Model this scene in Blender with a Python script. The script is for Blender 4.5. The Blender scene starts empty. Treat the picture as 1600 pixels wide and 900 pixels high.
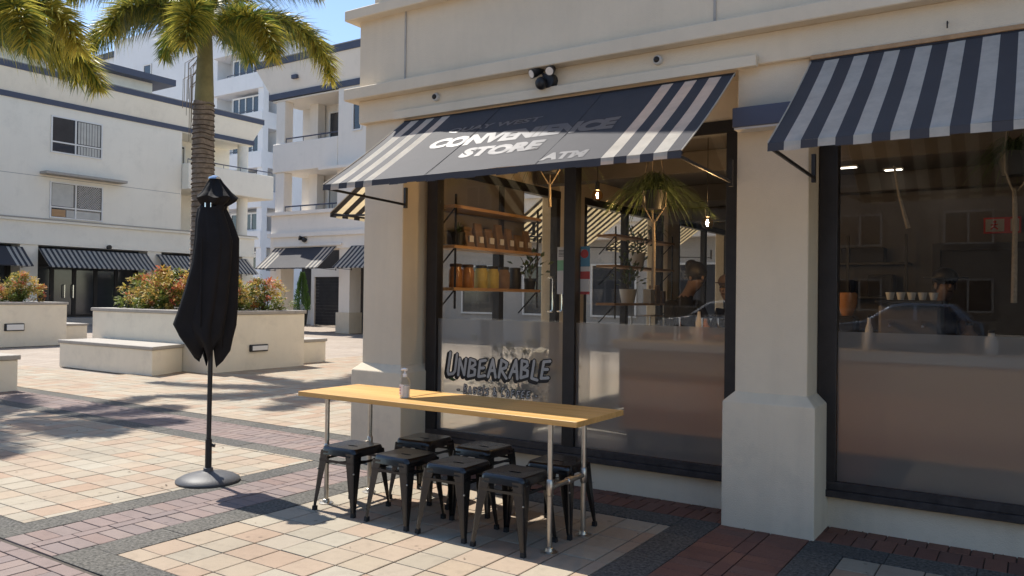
import bpy, bmesh, math, random
from mathutils import Vector, Matrix, noise as mnoise
random.seed(11)
R_ = math.radians
scene = bpy.context.scene
COL = scene.collection

# ---------------------------------------------------------------- camera
CAMH, FPX = 1.52, 1241.4
YAW, PITCH, ROLL = 0.584994, 0.010774, 0.012656
fw = Vector((-math.sin(YAW)*math.cos(PITCH), math.cos(YAW)*math.cos(PITCH), math.sin(PITCH)))
rt0 = Vector((math.cos(YAW), math.sin(YAW), 0)); up0 = rt0.cross(fw)
rt = math.cos(ROLL)*rt0 + math.sin(ROLL)*up0
up = -math.sin(ROLL)*rt0 + math.cos(ROLL)*up0
cd = bpy.data.cameras.new('camera'); cam = bpy.data.objects.new('camera', cd); COL.objects.link(cam)
cd.sensor_width = 36; cd.lens = 36*FPX/1600; cd.clip_start = .05; cd.clip_end = 2000
mw = Matrix((rt, up, -fw)).transposed().to_4x4(); mw.translation = (0, 0, CAMH); cam.matrix_world = mw
scene.camera = cam
def project(p):
    d = Vector(p)-Vector((0, 0, CAMH)); z = d.dot(fw)
    return 800+FPX*d.dot(rt)/z, 450-FPX*d.dot(up)/z, z

# ---------------------------------------------------------------- sky, sun, exposure
SUN = Vector((.64, -.13, -1)).normalized()          # direction the light travels
w = bpy.data.worlds.new('World'); scene.world = w; w.use_nodes = True
nt = w.node_tree; bg = nt.nodes['Background']
sky = nt.nodes.new('ShaderNodeTexSky'); sky.sky_type = 'NISHITA'; sky.sun_disc = False
sky.sun_elevation = math.asin(-SUN.z); sky.sun_rotation = math.atan2(-SUN.x, -SUN.y)
sky.air_density = 1.0; sky.dust_density = .3; sky.ozone_density = 1.9
nt.links.new(sky.outputs[0], bg.inputs[0]); bg.inputs[1].default_value = 0.12
sl = bpy.data.lights.new('sun', 'SUN'); sl.energy = 4.3; sl.angle = R_(.53); sl.color = (1, .945, .86)
so = bpy.data.objects.new('sun', sl); COL.objects.link(so); so.location = (-20, 10, 30)
so.rotation_euler = SUN.to_track_quat('-Z', 'Y').to_euler()
vs = scene.view_settings; vs.view_transform = 'Standard'; vs.look = 'None'; vs.gamma = 1
vs.use_curve_mapping = False; vs.exposure = 0.70
scene.cycles.max_bounces = 8; scene.cycles.transparent_max_bounces = 16
scene.cycles.caustics_reflective = False; scene.cycles.caustics_refractive = False

# ---------------------------------------------------------------- materials
def sh(name):
    m = bpy.data.materials.new(name); m.use_nodes = True
    t = m.node_tree; return m, t, t.nodes['Principled BSDF'], t.nodes['Material Output']
def node(t, kind, **kw):
    n = t.nodes.new(kind)
    for k, v in kw.items():
        if k in n.inputs: n.inputs[k].default_value = v
        else: setattr(n, k, v)
    return n
def rgb(c, f=1): return (min(c[0]*f, 1), min(c[1]*f, 1), min(c[2]*f, 1), 1)
def mixc(t, fac, a, b, mode='MIX'):
    n = t.nodes.new('ShaderNodeMix'); n.data_type = 'RGBA'; n.blend_type = mode
    for i, x in ((0, fac), (6, a), (7, b)):
        if hasattr(x, 'links'): t.links.new(x, n.inputs[i])
        else: n.inputs[i].default_value = x
    return n.outputs[2]
def M(name, col, rough=.6, var=.08, scale=2.5, bump=0, bscale=90, spec=.4, metal=0, stain=None, coat=0, streak=0):
    m, t, b, o = sh(name)
    g = node(t, 'ShaderNodeNewGeometry'); L = t.links
    n1 = node(t, 'ShaderNodeTexNoise', Scale=scale, Detail=6, Roughness=.65); L.new(g.outputs['Position'], n1.inputs['Vector'])
    r = node(t, 'ShaderNodeMapRange'); r.inputs[1].default_value = .3; r.inputs[2].default_value = .7; L.new(n1.outputs[0], r.inputs[0])
    c = mixc(t, r.outputs[0], rgb(col, 1-var), rgb(col, 1+var))
    if stain:
        n2 = node(t, 'ShaderNodeTexNoise', Scale=stain[1], Detail=8, Roughness=.7); L.new(g.outputs['Position'], n2.inputs['Vector'])
        r2 = node(t, 'ShaderNodeMapRange'); r2.inputs[1].default_value = .52; r2.inputs[2].default_value = .78; r2.inputs[4].default_value = stain[2]
        L.new(n2.outputs[0], r2.inputs[0]); c = mixc(t, r2.outputs[0], c, rgb(stain[0]))
    if streak:
        mp = node(t, 'ShaderNodeMapping'); mp.inputs['Scale'].default_value = (5, 5, .5); L.new(g.outputs['Position'], mp.inputs[0])
        n4 = node(t, 'ShaderNodeTexNoise', Scale=1, Detail=5, Roughness=.6); L.new(mp.outputs[0], n4.inputs['Vector'])
        r4 = node(t, 'ShaderNodeMapRange'); r4.inputs[1].default_value = .5; r4.inputs[2].default_value = .8; r4.inputs[3].default_value = 1; r4.inputs[4].default_value = 1-streak
        L.new(n4.outputs[0], r4.inputs[0]); c = mixc(t, 1.0, c, r4.outputs[0], 'MULTIPLY')
    L.new(c, b.inputs['Base Color'])
    b.inputs['Roughness'].default_value = rough; b.inputs['Specular IOR Level'].default_value = spec; b.inputs['Metallic'].default_value = metal
    if coat: b.inputs['Coat Weight'].default_value = coat; b.inputs['Coat Roughness'].default_value = .15
    if bump:
        n3 = node(t, 'ShaderNodeTexNoise', Scale=bscale, Detail=4); L.new(g.outputs['Position'], n3.inputs['Vector'])
        bp = node(t, 'ShaderNodeBump', Strength=bump, Distance=.01); L.new(n3.outputs[0], bp.inputs['Height']); L.new(bp.outputs[0], b.inputs['Normal'])
    return m
def RND(name, cols, rough=.7, bump=.25, bscale=120, speck=.12, sscale=160, trans=0, grad=None, spec=.3, dirt=0):
    """colour picked per piece (object and mesh island)"""
    m, t, b, o = sh(name); L = t.links
    g = node(t, 'ShaderNodeNewGeometry'); oi = node(t, 'ShaderNodeObjectInfo')
    a = node(t, 'ShaderNodeMath', operation='ADD'); L.new(g.outputs['Random Per Island'], a.inputs[0]); L.new(oi.outputs['Random'], a.inputs[1])
    f = node(t, 'ShaderNodeMath', operation='FRACT'); L.new(a.outputs[0], f.inputs[0])
    cr = t.nodes.new('ShaderNodeValToRGB'); e = cr.color_ramp.elements
    e[0].position = 0; e[0].color = rgb(cols[0]); e[1].position = 1; e[1].color = rgb(cols[-1])
    for i, c in enumerate(cols[1:-1]): x = e.new((i+1)/(len(cols)-1)); x.color = rgb(c)
    L.new(f.outputs[0], cr.inputs[0]); c = cr.outputs[0]
    n1 = node(t, 'ShaderNodeTexNoise', Scale=sscale, Detail=3, Roughness=.7); L.new(g.outputs['Position'], n1.inputs['Vector'])
    r = node(t, 'ShaderNodeMapRange'); r.inputs[1].default_value = .3; r.inputs[2].default_value = .7; r.inputs[3].default_value = 1-speck; r.inputs[4].default_value = 1+speck
    L.new(n1.outputs[0], r.inputs[0]); c = mixc(t, 1.0, c, r.outputs[0], 'MULTIPLY')
    if dirt:
        n5 = node(t, 'ShaderNodeTexVoronoi', Scale=5.5); L.new(g.outputs['Position'], n5.inputs['Vector']); r5 = node(t, 'ShaderNodeMapRange'); r5.inputs[1].default_value = .06; r5.inputs[2].default_value = .10; r5.inputs[3].default_value = .62; r5.inputs[4].default_value = 1
        L.new(n5.outputs['Distance'], r5.inputs[0]); c = mixc(t, 1.0, c, r5.outputs[0], 'MULTIPLY')
        n6 = node(t, 'ShaderNodeTexNoise', Scale=9, Detail=6, Roughness=.7); L.new(g.outputs['Position'], n6.inputs['Vector']); r6 = node(t, 'ShaderNodeMapRange'); r6.inputs[1].default_value = .5; r6.inputs[2].default_value = .75; r6.inputs[3].default_value = 1; r6.inputs[4].default_value = .82
        L.new(n6.outputs[0], r6.inputs[0]); c = mixc(t, 1.0, c, r6.outputs[0], 'MULTIPLY')
        n2 = node(t, 'ShaderNodeTexNoise', Scale=1.1, Detail=7, Roughness=.72); L.new(g.outputs['Position'], n2.inputs['Vector'])
        r2 = node(t, 'ShaderNodeMapRange'); r2.inputs[1].default_value = .35; r2.inputs[2].default_value = .75; r2.inputs[3].default_value = 1; r2.inputs[4].default_value = 1-dirt
        L.new(n2.outputs[0], r2.inputs[0]); c = mixc(t, 1.0, c, r2.outputs[0], 'MULTIPLY')
    L.new(c, b.inputs['Base Color']); b.inputs['Roughness'].default_value = rough; b.inputs['Specular IOR Level'].default_value = spec
    if bump:
        n3 = node(t, 'ShaderNodeTexNoise', Scale=bscale, Detail=3); L.new(g.outputs['Position'], n3.inputs['Vector'])
        bp = node(t, 'ShaderNodeBump', Strength=bump, Distance=.006); L.new(n3.outputs[0], bp.inputs['Height']); L.new(bp.outputs[0], b.inputs['Normal'])
    if trans:
        tr = node(t, 'ShaderNodeBsdfTranslucent'); L.new(c, tr.inputs[0]); mx = node(t, 'ShaderNodeMixShader'); mx.inputs[0].default_value = trans
        L.new(b.outputs[0], mx.inputs[1]); L.new(tr.outputs[0], mx.inputs[2]); L.new(mx.outputs[0], o.inputs[0])
    return m
def GLASS(name, tint=(.78, .8, .8), ior=1.6, rough=.0):
    m, t, b, o = sh(name); t.nodes.remove(b)
    tr = node(t, 'ShaderNodeBsdfTransparent', Color=rgb(tint)); gl = node(t, 'ShaderNodeBsdfGlossy', Roughness=rough, Color=(1, 1, 1, 1))
    fr = node(t, 'ShaderNodeFresnel', IOR=ior); ge = node(t, 'ShaderNodeNewGeometry'); mr = node(t, 'ShaderNodeMapRange'); mr.inputs[3].default_value = ior; mr.inputs[4].default_value = 1/ior
    t.links.new(ge.outputs['Backfacing'], mr.inputs[0]); t.links.new(mr.outputs[0], fr.inputs[0]); mx = node(t, 'ShaderNodeMixShader')
    t.links.new(fr.outputs[0], mx.inputs[0]); t.links.new(tr.outputs[0], mx.inputs[1]); t.links.new(gl.outputs[0], mx.inputs[2]); t.links.new(mx.outputs[0], o.inputs[0])
    return m
def EMIT(name, col, s):
    m, t, b, o = sh(name); b.inputs['Base Color'].default_value = rgb(col); b.inputs['Emission Color'].default_value = rgb(col); b.inputs['Emission Strength'].default_value = s
    return m
def FABRIC(name, col, trans, dirt=.2, rough=.9, spec=.15):
    m, t, b, o = sh(name); L = t.links; g = node(t, 'ShaderNodeNewGeometry')
    n1 = node(t, 'ShaderNodeTexNoise', Scale=7, Detail=8, Roughness=.72); L.new(g.outputs['Position'], n1.inputs['Vector'])
    r = node(t, 'ShaderNodeMapRange'); r.inputs[1].default_value = .4; r.inputs[2].default_value = .8; r.inputs[3].default_value = 1.03; r.inputs[4].default_value = 1-dirt
    L.new(n1.outputs[0], r.inputs[0]); c = mixc(t, 1.0, rgb(col), r.outputs[0], 'MULTIPLY'); L.new(c, b.inputs['Base Color'])
    b.inputs['Roughness'].default_value = rough; b.inputs['Specular IOR Level'].default_value = spec
    n3 = node(t, 'ShaderNodeTexNoise', Scale=400, Detail=2); L.new(g.outputs['Position'], n3.inputs['Vector'])
    bp = node(t, 'ShaderNodeBump', Strength=.3, Distance=.004); L.new(n3.outputs[0], bp.inputs['Height']); L.new(bp.outputs[0], b.inputs['Normal'])
    if trans:
        tr = node(t, 'ShaderNodeBsdfTranslucent'); c2 = mixc(t, 1.0, c, (1, .8, .5, 1), 'MULTIPLY'); L.new(c2, tr.inputs[0]); mx = node(t, 'ShaderNodeMixShader'); mx.inputs[0].default_value = trans
        L.new(b.outputs[0], mx.inputs[1]); L.new(tr.outputs[0], mx.inputs[2]); L.new(mx.outputs[0], o.inputs[0])
    return m
def FILM(name):
    m, t, b, o = sh(name); t.nodes.remove(b); L = t.links
    tp = node(t, 'ShaderNodeBsdfTransparent', Color=(.93, .93, .92, 1)); rf = node(t, 'ShaderNodeBsdfRefraction', Roughness=.3, IOR=1.12, Color=(.93, .93, .92, 1))
    df = node(t, 'ShaderNodeBsdfDiffuse', Color=(.74, .73, .70, 1)); tl = node(t, 'ShaderNodeBsdfTranslucent', Color=(.75, .75, .73, 1))
    def mix(f, a, c):
        x = node(t, 'ShaderNodeMixShader'); x.inputs[0].default_value = f; L.new(a.outputs[0], x.inputs[1]); L.new(c.outputs[0], x.inputs[2]); return x
    r = mix(.24, mix(.55, tp, rf), mix(.45, df, tl)); L.new(r.outputs[0], o.inputs[0])
    return m
def WOOD(name, c1, c2, axis='x', rough=.45, ring=14):
    m, t, b, o = sh(name); L = t.links; g = node(t, 'ShaderNodeNewGeometry'); mp = node(t, 'ShaderNodeMapping')
    mp.inputs['Scale'].default_value = (1.2, 22, 22) if axis == 'x' else ((22, 1.2, 22) if axis == 'y' else (22, 22, 1.2))
    L.new(g.outputs['Position'], mp.inputs[0]); n1 = node(t, 'ShaderNodeTexNoise', Scale=1.2, Detail=7, Roughness=.6, Distortion=.6); L.new(mp.outputs[0], n1.inputs['Vector'])
    r = node(t, 'ShaderNodeMapRange'); r.inputs[1].default_value = .32; r.inputs[2].default_value = .68; L.new(n1.outputs[0], r.inputs[0])
    c = mixc(t, r.outputs[0], rgb(c1), rgb(c2))
    oi = node(t, 'ShaderNodeObjectInfo'); r3 = node(t, 'ShaderNodeMapRange'); r3.inputs[3].default_value = .85; r3.inputs[4].default_value = 1.12; L.new(oi.outputs['Random'], r3.inputs[0])
    c = mixc(t, 1.0, c, r3.outputs[0], 'MULTIPLY'); L.new(c, b.inputs['Base Color']); b.inputs['Roughness'].default_value = rough
    bp = node(t, 'ShaderNodeBump', Strength=.12, Distance=.004); L.new(n1.outputs[0], bp.inputs['Height']); L.new(bp.outputs[0], b.inputs['Normal'])
    return m
m = {}
CREAM = (.60, .535, .43)
m['wall'] = M('painted_render_cream', (.72, .62, .475), .8, .06, .9, .35, 160, .25, stain=((.40, .37, .30), 2.2, .14), streak=.07)
m['base'] = M('painted_render_base', (.73, .63, .48), .8, .06, 1.2, .4, 140, .25, stain=((.33, .30, .25), 3.5, .28), streak=.10)
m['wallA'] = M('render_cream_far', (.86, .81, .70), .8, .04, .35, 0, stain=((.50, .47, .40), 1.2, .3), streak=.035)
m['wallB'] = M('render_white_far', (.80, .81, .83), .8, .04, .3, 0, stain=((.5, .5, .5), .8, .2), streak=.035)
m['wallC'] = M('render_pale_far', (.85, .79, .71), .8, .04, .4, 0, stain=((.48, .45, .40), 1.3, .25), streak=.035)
m['trim'] = M('dark_blue_grey_trim', (.075, .085, .125), .6, .08, 2)
m['black'] = M('black_metal', (.018, .017, .018), .45, .2, 5)
m['frame'] = M('black_window_frame', (.02, .018, .019), .42, .25, 9, .1, 60)
m['frame_worn'] = M('worn_black_sill', (.035, .03, .03), .55, .5, 14, .2, 60)
m['white'] = M('white_paint', (.78, .77, .74), .5, .03)
m['dark'] = M('dark_interior', (.055, .05, .048), .8, .2, 1.5)
m['ceil'] = M('ceiling_dark_grey', (.11, .10, .095), .85, .25, 1)
m['iwall'] = M('interior_grey_wall', (.17, .155, .145), .85, .15, 1, .1)
m['concrete'] = M('concrete', (.40, .37, .33), .85, .12, 3, .25, 80, stain=((.2, .19, .17), 5, .5))
m['coping'] = M('concrete_coping', (.40, .37, .33), .85, .14, 6, .3, 90, stain=((.22, .2, .18), 6, .5))
m['plant_wall'] = M('planter_render', (.84, .765, .62), .8, .05, 1.3, .12, 120, stain=((.42, .38, .3), 2.4, .3), streak=.035)
m['glass'] = GLASS('shop_glass', (.95, .95, .94), 1.40)
m['glass_far'] = M('window_glass_far', (.03, .035, .045), .08, .3, 1, spec=.9)
m['film'] = FILM('frosted_film')
m['dark_fab'] = FABRIC('faded_charcoal_fabric', (.060, .059, .066), .02, .12, .65, .16)
m['cream_fab'] = FABRIC('cream_fabric', (.66, .64, .58), .42, .25)
m['steel'] = M('galvanised_pipe', (.50, .47, .42), .34, .12, 20, .06, 60, metal=1)
m['stool'] = M('black_gloss_steel', (.0065, .006, .0065), .27, .15, 8, .03, 40, spec=.45, coat=.45)
m['rubber'] = M('black_rubber', (.02, .02, .02), .8, .1)
m['timber'] = WOOD('pine_table_top', (.56, .30, .085), (.71, .425, .14), 'x', .42)
m['timber_shelf'] = WOOD('shelf_timber', (.42, .24, .11), (.55, .33, .16), 'y', .5)
m['ply'] = WOOD('counter_timber', (.66, .31, .09), (.74, .38, .13), 'x', .5)
m['umbrella'] = FABRIC('black_umbrella_cloth', (.014, .0125, .013), 0, .35, .75, .22)
m['umb_base'] = M('grey_plastic_base', (.085, .085, .088), .5, .12, 12, .2, 120)
m['lettering'] = M('white_print', (.85, .85, .86), .6, .06, 20)
m['black_print'] = M('black_print', (.012, .011, .011), .5, .1)
m['pale_print'] = M('pale_print', (.42, .40, .37), .6, .06)
m['tile'] = RND('paving_tile', [(.385, .33, .245), (.385, .275, .195), (.41, .355, .27), (.35, .305, .235), (.40, .31, .22), (.40, .36, .285), (.375, .26, .18), (.39, .325, .245)], .75, .3, 150, .14, 220, dirt=.22)
m['brick'] = RND('mauve_paving_brick', [(.235, .18, .165), (.255, .19, .17), (.215, .17, .16), (.27, .21, .185), (.24, .17, .148)], .8, .3, 150, .16, 200, dirt=.25)
m['border'] = RND('dark_aggregate_border', [(.105, .10, .088), (.125, .117, .102), (.098, .094, .086)], .85, .9, 90, .75, 48, dirt=.2)
m['brick_red'] = RND('dark_red_paving_brick', [(.20, .095, .07), (.24, .115, .08), (.17, .085, .065), (.22, .12, .09)], .8, .3, 150, .2, 120, dirt=.25)
m['mortar'] = M('joint_sand', (.085, .07, .058), .95, .25, 12, .3, 90)
m['bark'] = M('palm_bark', (.19, .155, .125), .9, .45, 7, .8, 30, stain=((.07, .055, .045), 8, .8))
m['bark_dark'] = M('palm_bark_ring', (.075, .06, .05), .95, .4, 12, .6, 40)
m['shaft'] = M('palm_crownshaft', (.18, .165, .075), .6, .25, 4, .1, 30)
m['leaf'] = RND('palm_leaflet', [(.085, .135, .03), (.12, .18, .04), (.18, .23, .05), (.10, .15, .035), (.27, .28, .06), (.15, .20, .045)], .36, 0, 10, .1, 5, trans=.35, spec=.5)
m['shrub'] = RND('shrub_leaf', [(.08, .11, .02), (.22, .17, .04), (.40, .17, .05), (.12, .14, .03), (.34, .10, .05), (.30, .24, .06), (.09, .13, .03), (.42, .24, .08)], .5, 0, 10, .1, 5, trans=.3, spec=.4)
m['green'] = RND('house_plant_leaf', [(.06, .095, .035), (.09, .13, .05), (.13, .165, .075), (.07, .11, .045)], .5, 0, 10, .1, 5, trans=.25)
m['stem'] = M('plant_stem', (.10, .08, .05), .8, .2)
m['soil'] = M('soil', (.05, .04, .03), .95, .3, 20, .5, 50)
m['pot_white'] = M('white_pot', (.55, .53, .50), .5, .05)
m['pot_black'] = M('black_pot', (.02, .02, .02), .5, .1)
m['rope'] = M('macrame_rope', (.27, .22, .16), .9, .2, 40, .5, 200)
m['skin'] = M('skin', (.17, .11, .085), .55, .05)
m['hair'] = M('hair_black', (.012, .01, .009), .5, .2, 20)
m['cloth_black'] = M('black_cotton', (.014, .014, .016), .9, .15, 20)
m['cloth_tan'] = M('tan_apron', (.34, .20, .10), .9, .1, 20)
m['cloth_brown'] = M('brown_cap', (.075, .05, .042), .9, .1, 20)
m['kraft'] = M('kraft_paper', (.22, .14, .085), .8, .2, 14, .2, 60)
m['amber'] = M('amber_jar', (.35, .16, .06), .25, .2, 12)
m['yellow'] = M('yellow_packet', (.50, .40, .10), .6, .15, 12)
m['red'] = M('red_print', (.5, .05, .05), .6, .05); m['blue'] = M('blue_print', (.08, .26, .42), .6, .05); m['mint'] = M('green_print', (.25, .52, .32), .6, .05)
m['paper'] = M('paper', (.72, .70, .70), .7, .03)
m['bulb'] = EMIT('lit_filament', (1, .80, .56), 1700)
m['bulb_glass'] = GLASS('amber_bulb_glass', (1, .75, .45), 1.3)
m['lamp_panel'] = EMIT('lit_downlight', (1, .93, .8), 3)
m['diffuser'] = M('white_diffuser', (.8, .79, .76), .5, .03)
m['clear'] = GLASS('clear_plastic', (.93, .93, .92), 1.4)
m['gel'] = M('sanitizer_gel', (.75, .74, .73), .2, .03)
m['carpaint'] = M('car_silver_blue', (.30, .36, .46), .25, .03, 1, metal=.5, coat=.8)
m['carpaint2'] = M('car_white', (.75, .76, .78), .25, .02, 1, coat=.8)
m['chrome'] = M('chrome', (.8, .8, .8), .1, .02, metal=1)
m['tyre'] = M('tyre', (.02, .02, .02), .85, .1)
m['lampglass'] = M('headlamp_lens', (.7, .72, .75), .1, .05)
m['bulb_off'] = M('flood_lens', (.55, .55, .55), .15, .05, metal=.4)
m['mesh_door'] = M('security_mesh', (.10, .09, .085), .5, .1)
m['curtain'] = M('vertical_blind', (.52, .51, .47), .8, .1, 3)
m['shutter'] = M('roller_shutter_black', (.03, .03, .033), .5, .35, 2.5)
m['louvre'] = M('grey_louvre', (.30, .29, .28), .6, .1)
m['far_ground'] = None

# ---------------------------------------------------------------- mesh helpers
ORG = {}
class MB:
    def __init__(s): s.v = []; s.f = []; s.mi = []; s.k = 0
    def add(s, vs, fs):
        o = len(s.v); s.v += [tuple(p) for p in vs]
        for f in fs: s.f.append([i+o for i in f]); s.mi.append(s.k)
        return s
    def box(s, x0, x1, y0, y1, z0, z1):
        x0, x1 = min(x0, x1), max(x0, x1); y0, y1 = min(y0, y1), max(y0, y1); z0, z1 = min(z0, z1), max(z0, z1)
        return s.add([(x0, y0, z0), (x1, y0, z0), (x1, y1, z0), (x0, y1, z0), (x0, y0, z1), (x1, y0, z1), (x1, y1, z1), (x0, y1, z1)],
                     [(0, 3, 2, 1), (4, 5, 6, 7), (0, 1, 5, 4), (1, 2, 6, 5), (2, 3, 7, 6), (3, 0, 4, 7)])
    def hexa(s, a, b):      # two quads (bottom, top), ccw seen from above
        return s.add(list(a)+list(b), [(0, 3, 2, 1), (4, 5, 6, 7), (0, 1, 5, 4), (1, 2, 6, 5), (2, 3, 7, 6), (3, 0, 4, 7)])
    def prism(s, pts, z0, z1):   # polygon in xy, ccw
        n = len(pts); return s.add([(x, y, z0) for x, y in pts]+[(x, y, z1) for x, y in pts],
            [list(range(n))[::-1], list(range(n, 2*n))]+[(i, (i+1) % n, n+(i+1) % n, n+i) for i in range(n)])
    def path(s, pts, rad, n=8, cap=True):
        pts = [Vector(p) for p in pts]; N = len(pts)
        if not hasattr(rad, '__len__'): rad = [rad]*N
        o = len(s.v); pu = None
        for i, p in enumerate(pts):
            d = (pts[min(i+1, N-1)]-pts[max(i-1, 0)]); d = d.normalized() if d.length > 1e-9 else Vector((0, 0, 1))
            if pu is None: a = Vector((0, 0, 1)) if abs(d.z) < .9 else Vector((1, 0, 0)); u = d.cross(a).normalized()
            else: u = (pu-d*pu.dot(d)).normalized()
            pu = u; v = d.cross(u)
            for k in range(n):
                t = 2*math.pi*k/n; s.v.append(tuple(p+rad[i]*(math.cos(t)*u+math.sin(t)*v)))
        for i in range(N-1):
            for k in range(n): s.f.append([o+i*n+k, o+i*n+(k+1) % n, o+(i+1)*n+(k+1) % n, o+(i+1)*n+k]); s.mi.append(s.k)
        if cap:
            s.f.append([o+k for k in range(n)][::-1]); s.mi.append(s.k); s.f.append([o+(N-1)*n+k for k in range(n)]); s.mi.append(s.k)
        return s
    def lathe(s, prof, cx=0, cy=0, n=24):
        o = len(s.v); N = len(prof)
        for r, z in prof:
            for k in range(n): t = 2*math.pi*k/n; s.v.append((cx+r*math.cos(t), cy+r*math.sin(t), z))
        for i in range(N-1):
            for k in range(n): s.f.append([o+i*n+k, o+i*n+(k+1) % n, o+(i+1)*n+(k+1) % n, o+(i+1)*n+k]); s.mi.append(s.k)
        s.f.append([o+k for k in range(n)][::-1]); s.mi.append(s.k); s.f.append([o+(N-1)*n+k for k in range(n)]); s.mi.append(s.k)
        return s
    def ell(s, c, rx, ry, rz, n=12, q=8):
        o = len(s.v); c = Vector(c)
        for i in range(q+1):
            a = math.pi*i/q-math.pi/2
            for k in range(n): t = 2*math.pi*k/n; s.v.append((c.x+rx*math.cos(a)*math.cos(t), c.y+ry*math.cos(a)*math.sin(t), c.z+rz*math.sin(a)))
        for i in range(q):
            for k in range(n): s.f.append([o+i*n+k, o+i*n+(k+1) % n, o+(i+1)*n+(k+1) % n, o+(i+1)*n+k]); s.mi.append(s.k)
        return s
    def build(s, name, mat, parent=None, bevel=0, smooth=False, seg=1, kind=None):
        org = ORG.get(parent, Vector((0, 0, 0))) if parent else Vector((0, 0, 0))
        me = bpy.data.meshes.new(name); me.from_pydata([tuple(Vector(p)-org) for p in s.v], [], s.f)
        if not isinstance(mat, (list, tuple)): mat = [mat]
        for x in mat: me.materials.append(m[x] if isinstance(x, str) else x)
        if len(mat) > 1: me.polygons.foreach_set('material_index', s.mi)
        if bevel:
            bm = bmesh.new(); bm.from_mesh(me); bmesh.ops.recalc_face_normals(bm, faces=bm.faces)
            bmesh.ops.bevel(bm, geom=bm.edges[:], offset=bevel, segments=seg, profile=.5, affect='EDGES', clamp_overlap=True)
            bm.to_mesh(me); bm.free()
        if smooth:
            me.polygons.foreach_set('use_smooth', [True]*len(me.polygons)); me.set_sharp_from_angle(angle=R_(38))
        o = bpy.data.objects.new(name, me); COL.objects.link(o)
        if parent: o.parent = parent; ORG[o] = org
        else: ORG[o] = Vector((0, 0, 0))
        if kind: o['kind'] = kind
        return o
def B(*a): return MB().box(*a)
def thing(name, label, cat, loc=(0, 0, 0), group=None):
    o = bpy.data.objects.new(name, None); COL.objects.link(o); o.location = loc; o.empty_display_size = .1
    ORG[o] = Vector(loc); o['label'] = label; o['category'] = cat
    if group: o['group'] = group
    return o
def tag(o, label, cat, group=None):
    o['label'] = label; o['category'] = cat
    if group: o['group'] = group
    return o
def copy_tree(o, parent=None):
    c = o.copy(); COL.objects.link(c); c.parent = parent
    for ch in list(o.children): copy_tree(ch, c)
    return c
def clone(o, loc, rz=0, label=None, scale=None, group=None):
    c = copy_tree(o); c.location = loc; c.rotation_euler = (0, 0, rz)
    if label: c['label'] = label
    if scale: c.scale = (scale,)*3
    if group: c['group'] = group
    return c
_fcache = {}
def text_mesh(body, size, shear=0, offset=0, extrude=.001, align='LEFT'):
    cu = bpy.data.curves.new('t', 'FONT'); cu.body = body; cu.size = size; cu.shear = shear; cu.offset = offset; cu.extrude = extrude; cu.align_x = align; cu.resolution_u = 3
    ob = bpy.data.objects.new('t', cu); COL.objects.link(ob); bpy.context.view_layer.update()
    me = bpy.data.meshes.new_from_object(ob.evaluated_get(bpy.context.evaluated_depsgraph_get()))
    bpy.data.objects.remove(ob); return me
def mesh_obj(name, me, mat, parent=None):
    me.materials.clear(); me.materials.append(m[mat]); o = bpy.data.objects.new(name, me); COL.objects.link(o)
    if parent: o.parent = parent
    return o
class Fac:
    """facade frame: s along the wall, o outward, z up"""
    def __init__(s, kind, plane): s.k = kind; s.p = plane
    def P(s, a, o, z):
        return {'S': (a, s.p-o, z), 'E': (s.p+o, a, z), 'W': (s.p-o, a, z), 'N': (a, s.p+o, z)}[s.k]
    def box(s, mb, s0, s1, o0, o1, z0, z1):
        a = s.P(s0, o0, z0); b = s.P(s1, o1, z1); return mb.box(a[0], b[0], a[1], b[1], a[2], b[2])
    def B(s, *a): return s.box(MB(), *a)
# ---------------------------------------------------------------- ground and paving
def far_paving():
    mt, t, b, o = sh('far_plaza_paving'); L = t.links; g = node(t, 'ShaderNodeNewGeometry')
    br = node(t, 'ShaderNodeTexBrick'); br.offset = 0; br.inputs['Scale'].default_value = 1
    for k, v in (('Color1', (.39, .325, .265, 1)), ('Color2', (.355, .29, .23, 1)), ('Mortar', (.16, .13, .10, 1)), ('Mortar Size', .006), ('Brick Width', .23), ('Row Height', .23), ('Bias', 0.)): br.inputs[k].default_value = v
    L.new(g.outputs['Position'], br.inputs['Vector'])
    n = node(t, 'ShaderNodeTexNoise', Scale=.8, Detail=7, Roughness=.7); L.new(g.outputs['Position'], n.inputs['Vector'])
    r = node(t, 'ShaderNodeMapRange'); r.inputs[1].default_value = .3; r.inputs[2].default_value = .75; r.inputs[3].default_value = 1.08; r.inputs[4].default_value = .78; L.new(n.outputs[0], r.inputs[0])
    L.new(mixc(t, 1.0, br.outputs[0], r.outputs[0], 'MULTIPLY'), b.inputs['Base Color']); b.inputs['Roughness'].default_value = .85
    return mt
m['far_ground'] = far_paving()
MB().add([(-300, -14, -.03), (300, -14, -.03), (300, 400, -.03), (-300, 400, -.03)], [(0, 1, 2, 3)]).build('ground', 'far_ground', kind='structure')
m['asphalt'] = M('asphalt', (.055, .054, .052), .9, .2, 6, .5, 150)
MB().add([(-300, -26, -.15), (300, -26, -.15), (300, -14, -.15), (-300, -14, -.15)], [(0, 1, 2, 3)]).build('road', 'asphalt', kind='structure')
B(-300, 300, -14.15, -14.0, -.16, -.02).build('kerb', 'concrete', kind='structure')
MB().add([(-300, -400, -.03), (300, -400, -.03), (300, -26, -.03), (-300, -26, -.03)], [(0, 1, 2, 3)]).build('pavement', 'concrete', kind='structure')
B(-300, 300, -26.15, -26.001, -.16, -.026).build('kerb', 'concrete', kind='structure')

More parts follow.
